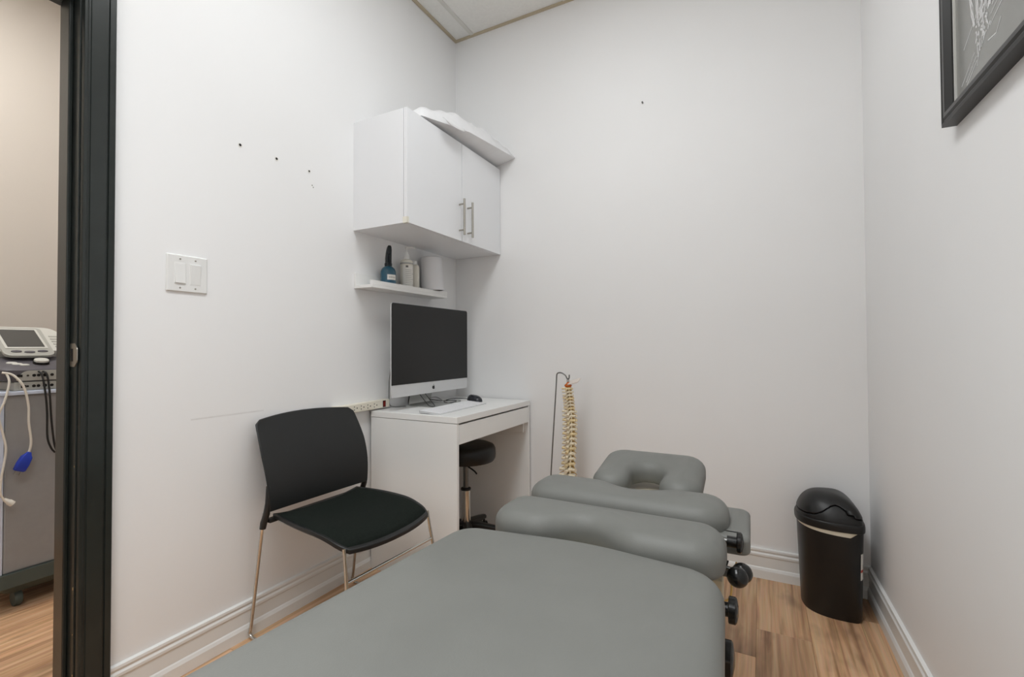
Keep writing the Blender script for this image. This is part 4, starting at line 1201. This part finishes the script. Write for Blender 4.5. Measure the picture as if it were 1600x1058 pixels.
# connector panels
def front(name, pts, x, m_, par=tm, th_=0.003):
    Mf = Matrix(((0, 0, 1, x + 1.2), (1, 0, 0, 1.5), (0, 1, 0, -0.884), (0, 0, 0, 1)))
    return MB().prism(pts, 0, th_, Mf).build(name, m_, par, None, 0.0006)
cpn = front('connector_panel', rpoly([(-1.69, 0.925, 0.006), (-1.28, 0.925, 0.006), (-1.28, 0.966, 0.012), (-1.66, 0.966, 0.03)], 5), -1.0, M_CONSM)
cp2 = front('connector_panel', rpoly([(-1.675, 0.888, 0.004), (-1.28, 0.888, 0.004), (-1.28, 0.917, 0.004), (-1.675, 0.917, 0.004)], 3), -1.001, M_CONSM)
for par_, z, x in ((cpn, 0.946, -0.997), (cp2, 0.902, -0.998)):
    front('jack', [(-1.682 + 0.012 * (z < .92), z - 0.006), (-1.666 + 0.012 * (z < .92), z - 0.006), (-1.666 + 0.012 * (z < .92), z + 0.005), (-1.682 + 0.012 * (z < .92), z + 0.005)], x, M_DARK, par_, 0.002)
    for y, r in ((-1.65, 0.004), (-1.631, 0.006), (-1.617, 0.006), (-1.597, 0.007), (-1.575, 0.006), (-1.55, 0.006)):
        front('jack', [(y + r * math.cos(t), z + r * math.sin(t)) for t in [2 * PI * k / 12 for k in range(12)]], x, M_DARK, par_, 0.002)
# tilted screen head
Ms = Matrix.Translation((-1.105 + 1.2, 0.022, 1.028 - 0.884)) @ Matrix.Rotation(math.radians(-58), 4, 'Y')
# local: z = up the screen, y across, x = normal
def plate(name, pts, x0, x1, m_, par, bev=0.002):
    Mf = Ms @ Matrix(((0, 0, 1, 0), (1, 0, 0, 1.5), (0, 1, 0, 0), (0, 0, 0, 1)))
    return MB().prism(pts, x0, x1, Mf).build(name, m_, par, None, bev)
wing = plate('screen_wing', rpoly([(-1.79, 0.03, .02), (-1.46, 0.03, .02), (-1.50, 0.235, .05), (-1.77, 0.235, .05)], 6), -0.03, 0.004, M_CONSL, tm)
bz = plate('screen_bezel', rpoly([(-1.715, -0.02, .03), (-1.555, -0.02, .03), (-1.55, 0.215, .02), (-1.72, 0.215, .02)], 5), 0.0, 0.012, M_CONSM, tm)
plate('screen_surround', rpoly([(-1.703, 0.035, .004), (-1.567, 0.035, .004), (-1.567, 0.20, .004), (-1.703, 0.20, .004)], 3), 0.012, 0.0145, M_CONSL, bz, 0.001)
plate('lcd_screen', [(-1.694, 0.046), (-1.576, 0.046), (-1.576, 0.19), (-1.694, 0.19)], 0.0145, 0.0152, M_LCD, bz, 0)
for k in range(5):
    for y0, y1 in ((-1.775, -1.735), (-1.535, -1.495)):
        plate('vent_slot', [(y0, 0.06 + 0.022 * k), (y1, 0.06 + 0.022 * k), (y1, 0.068 + 0.022 * k), (y0, 0.068 + 0.022 * k)], 0.004, 0.006, M_CONSM, wing, 0)
for y in (-1.675, -1.635, -1.592):
    plate('soft_key', [(y + 0.017 * math.cos(t), 0.012 - 0.006 * (abs(y + 1.635) < .01) + 0.007 * math.sin(t)) for t in [2 * PI * k / 16 for k in range(16)]], 0.012, 0.015, M_CONS, bz, 0)
def deck(x): return 0.985 + (-1.02 - x) / 0.07 * 0.02
for y, x, rx, ry_ in ((-1.68, -1.062, 0.011, 0.017), (-1.668, -1.045, 0.010, 0.016), (-1.65, -1.03, 0.009, 0.015)):
    MB().lathe([(1.0, 0), (1.0, 0.003), (0.8, 0.005)], 18, (0, 0, 0), Matrix.Translation((x + 1.2, y + 1.5, deck(x) - 0.884 - 0.001)) @ Matrix.Rotation(math.radians(16), 4, 'Y') @ Matrix.Diagonal((rx, ry_, 1, 1))).build('button', M_CONSL, tm, 40)
dl = MB().lathe([(0.026, -0.004), (0.026, 0.010)], 28, (0, 0, 0), Matrix.Translation((-1.048 + 1.2, -1.594 + 1.5, deck(-1.048) - 0.884)) @ Matrix.Rotation(math.radians(16), 4, 'Y')).build('dial_skirt', M_DARK, tm, 40)
MB().lathe([(0.0235, 0.009), (0.0235, 0.017), (0.021, 0.0195)], 28, (0, 0, 0), Matrix.Translation((-1.048 + 1.2, -1.594 + 1.5, deck(-1.048) - 0.884)) @ Matrix.Rotation(math.radians(16), 4, 'Y')).build('dial', M_CONSL, dl, 40)
# leads hanging in front of the cart
def P(px_, py_, x=-0.965): return (x, -1.737 + px_ * 0.00191, 1.125 - (py_ - 520) * 0.00256)
wl = thing('power_lead', 'white lead with a blue plug hanging from the therapy console', 'cable', P(14, 588))
o0 = Vector(P(14, 588))
def rel(*a): return tuple(Vector(P(*a)) - o0)
MB().tube(spath([rel(6, 584, -0.995), rel(20, 588, -0.98), rel(34, 606), rel(42, 636), rel(43, 665), rel(47, 695), rel(43, 716)], 6), 0.0042, 8).build('lead', M_WCORD, wl, 60)
a, c = Vector(rel(43, 714)), Vector(rel(27, 741))
d = (c - a).normalized()
Mp = Matrix.Translation(a) @ d.to_track_quat('Z', 'X').to_matrix().to_4x4()
Lp = (c - a).length
MB().rings([[Mp @ Vector((x, y, z)) for x, y in rpoly([(-w, -w * .8, .003), (w, -w * .8, .003), (w, w * .8, .003), (-w, w * .8, .003)], 3)] for z, w in ((-0.008, 0.006), (0.004, 0.011), (0.012, 0.016), (0.04, 0.018), (Lp - 0.01, 0.017), (Lp - 0.006, 0.013))]).build('plug', M_BPLUG, wl, 50)
mb = MB()
for s in (-1, 1): mb.box(s * 0.008 - 0.001, s * 0.008 + 0.001, -0.003, 0.003, Lp - 0.007, Lp + 0.009, Mp)
mb.build('prongs', M_METAL, wl)
w2 = thing('white_lead', 'plain white lead with a small white connector hanging beside the cart edge', 'cable', P(14, 588))
MB().tube(spath([rel(12, 586, -0.99), rel(14, 600, -0.975), rel(6, 628), rel(-2, 650), rel(5, 680), rel(9, 705), rel(3, 745), rel(2, 768), rel(8, 780)], 6), 0.0038, 8).build('lead', M_WCORD, w2, 60)
a, c = Vector(rel(7, 778)), Vector(rel(20, 788))
MB().tube([a, a.lerp(c, .5), a.lerp(c, .55), c], [0.006, 0.009, 0.011, 0.0115], 10).build('connector', M_WCORD, w2, 50)
for nm, lab, pts in (('patient_lead', 'black patient lead plugged into the console, left of two', [(62, 584, -0.993), (65, 590, -0.975), (69, 620), (72, 650), (73, 690), (79, 709), (86, 718)]),
                     ('patient_lead', 'black patient lead plugged into the console, right of two', [(69, 584, -0.993), (73, 590, -0.975), (76, 620), (79, 660), (84, 700), (88, 714)])):
    pl_ = tag(MB().tube(spath([P(*p) for p in pts], 6), 0.0036, 8).build(nm, M_CORD, None, 60), lab, 'cable', 'patient leads on the therapy console')
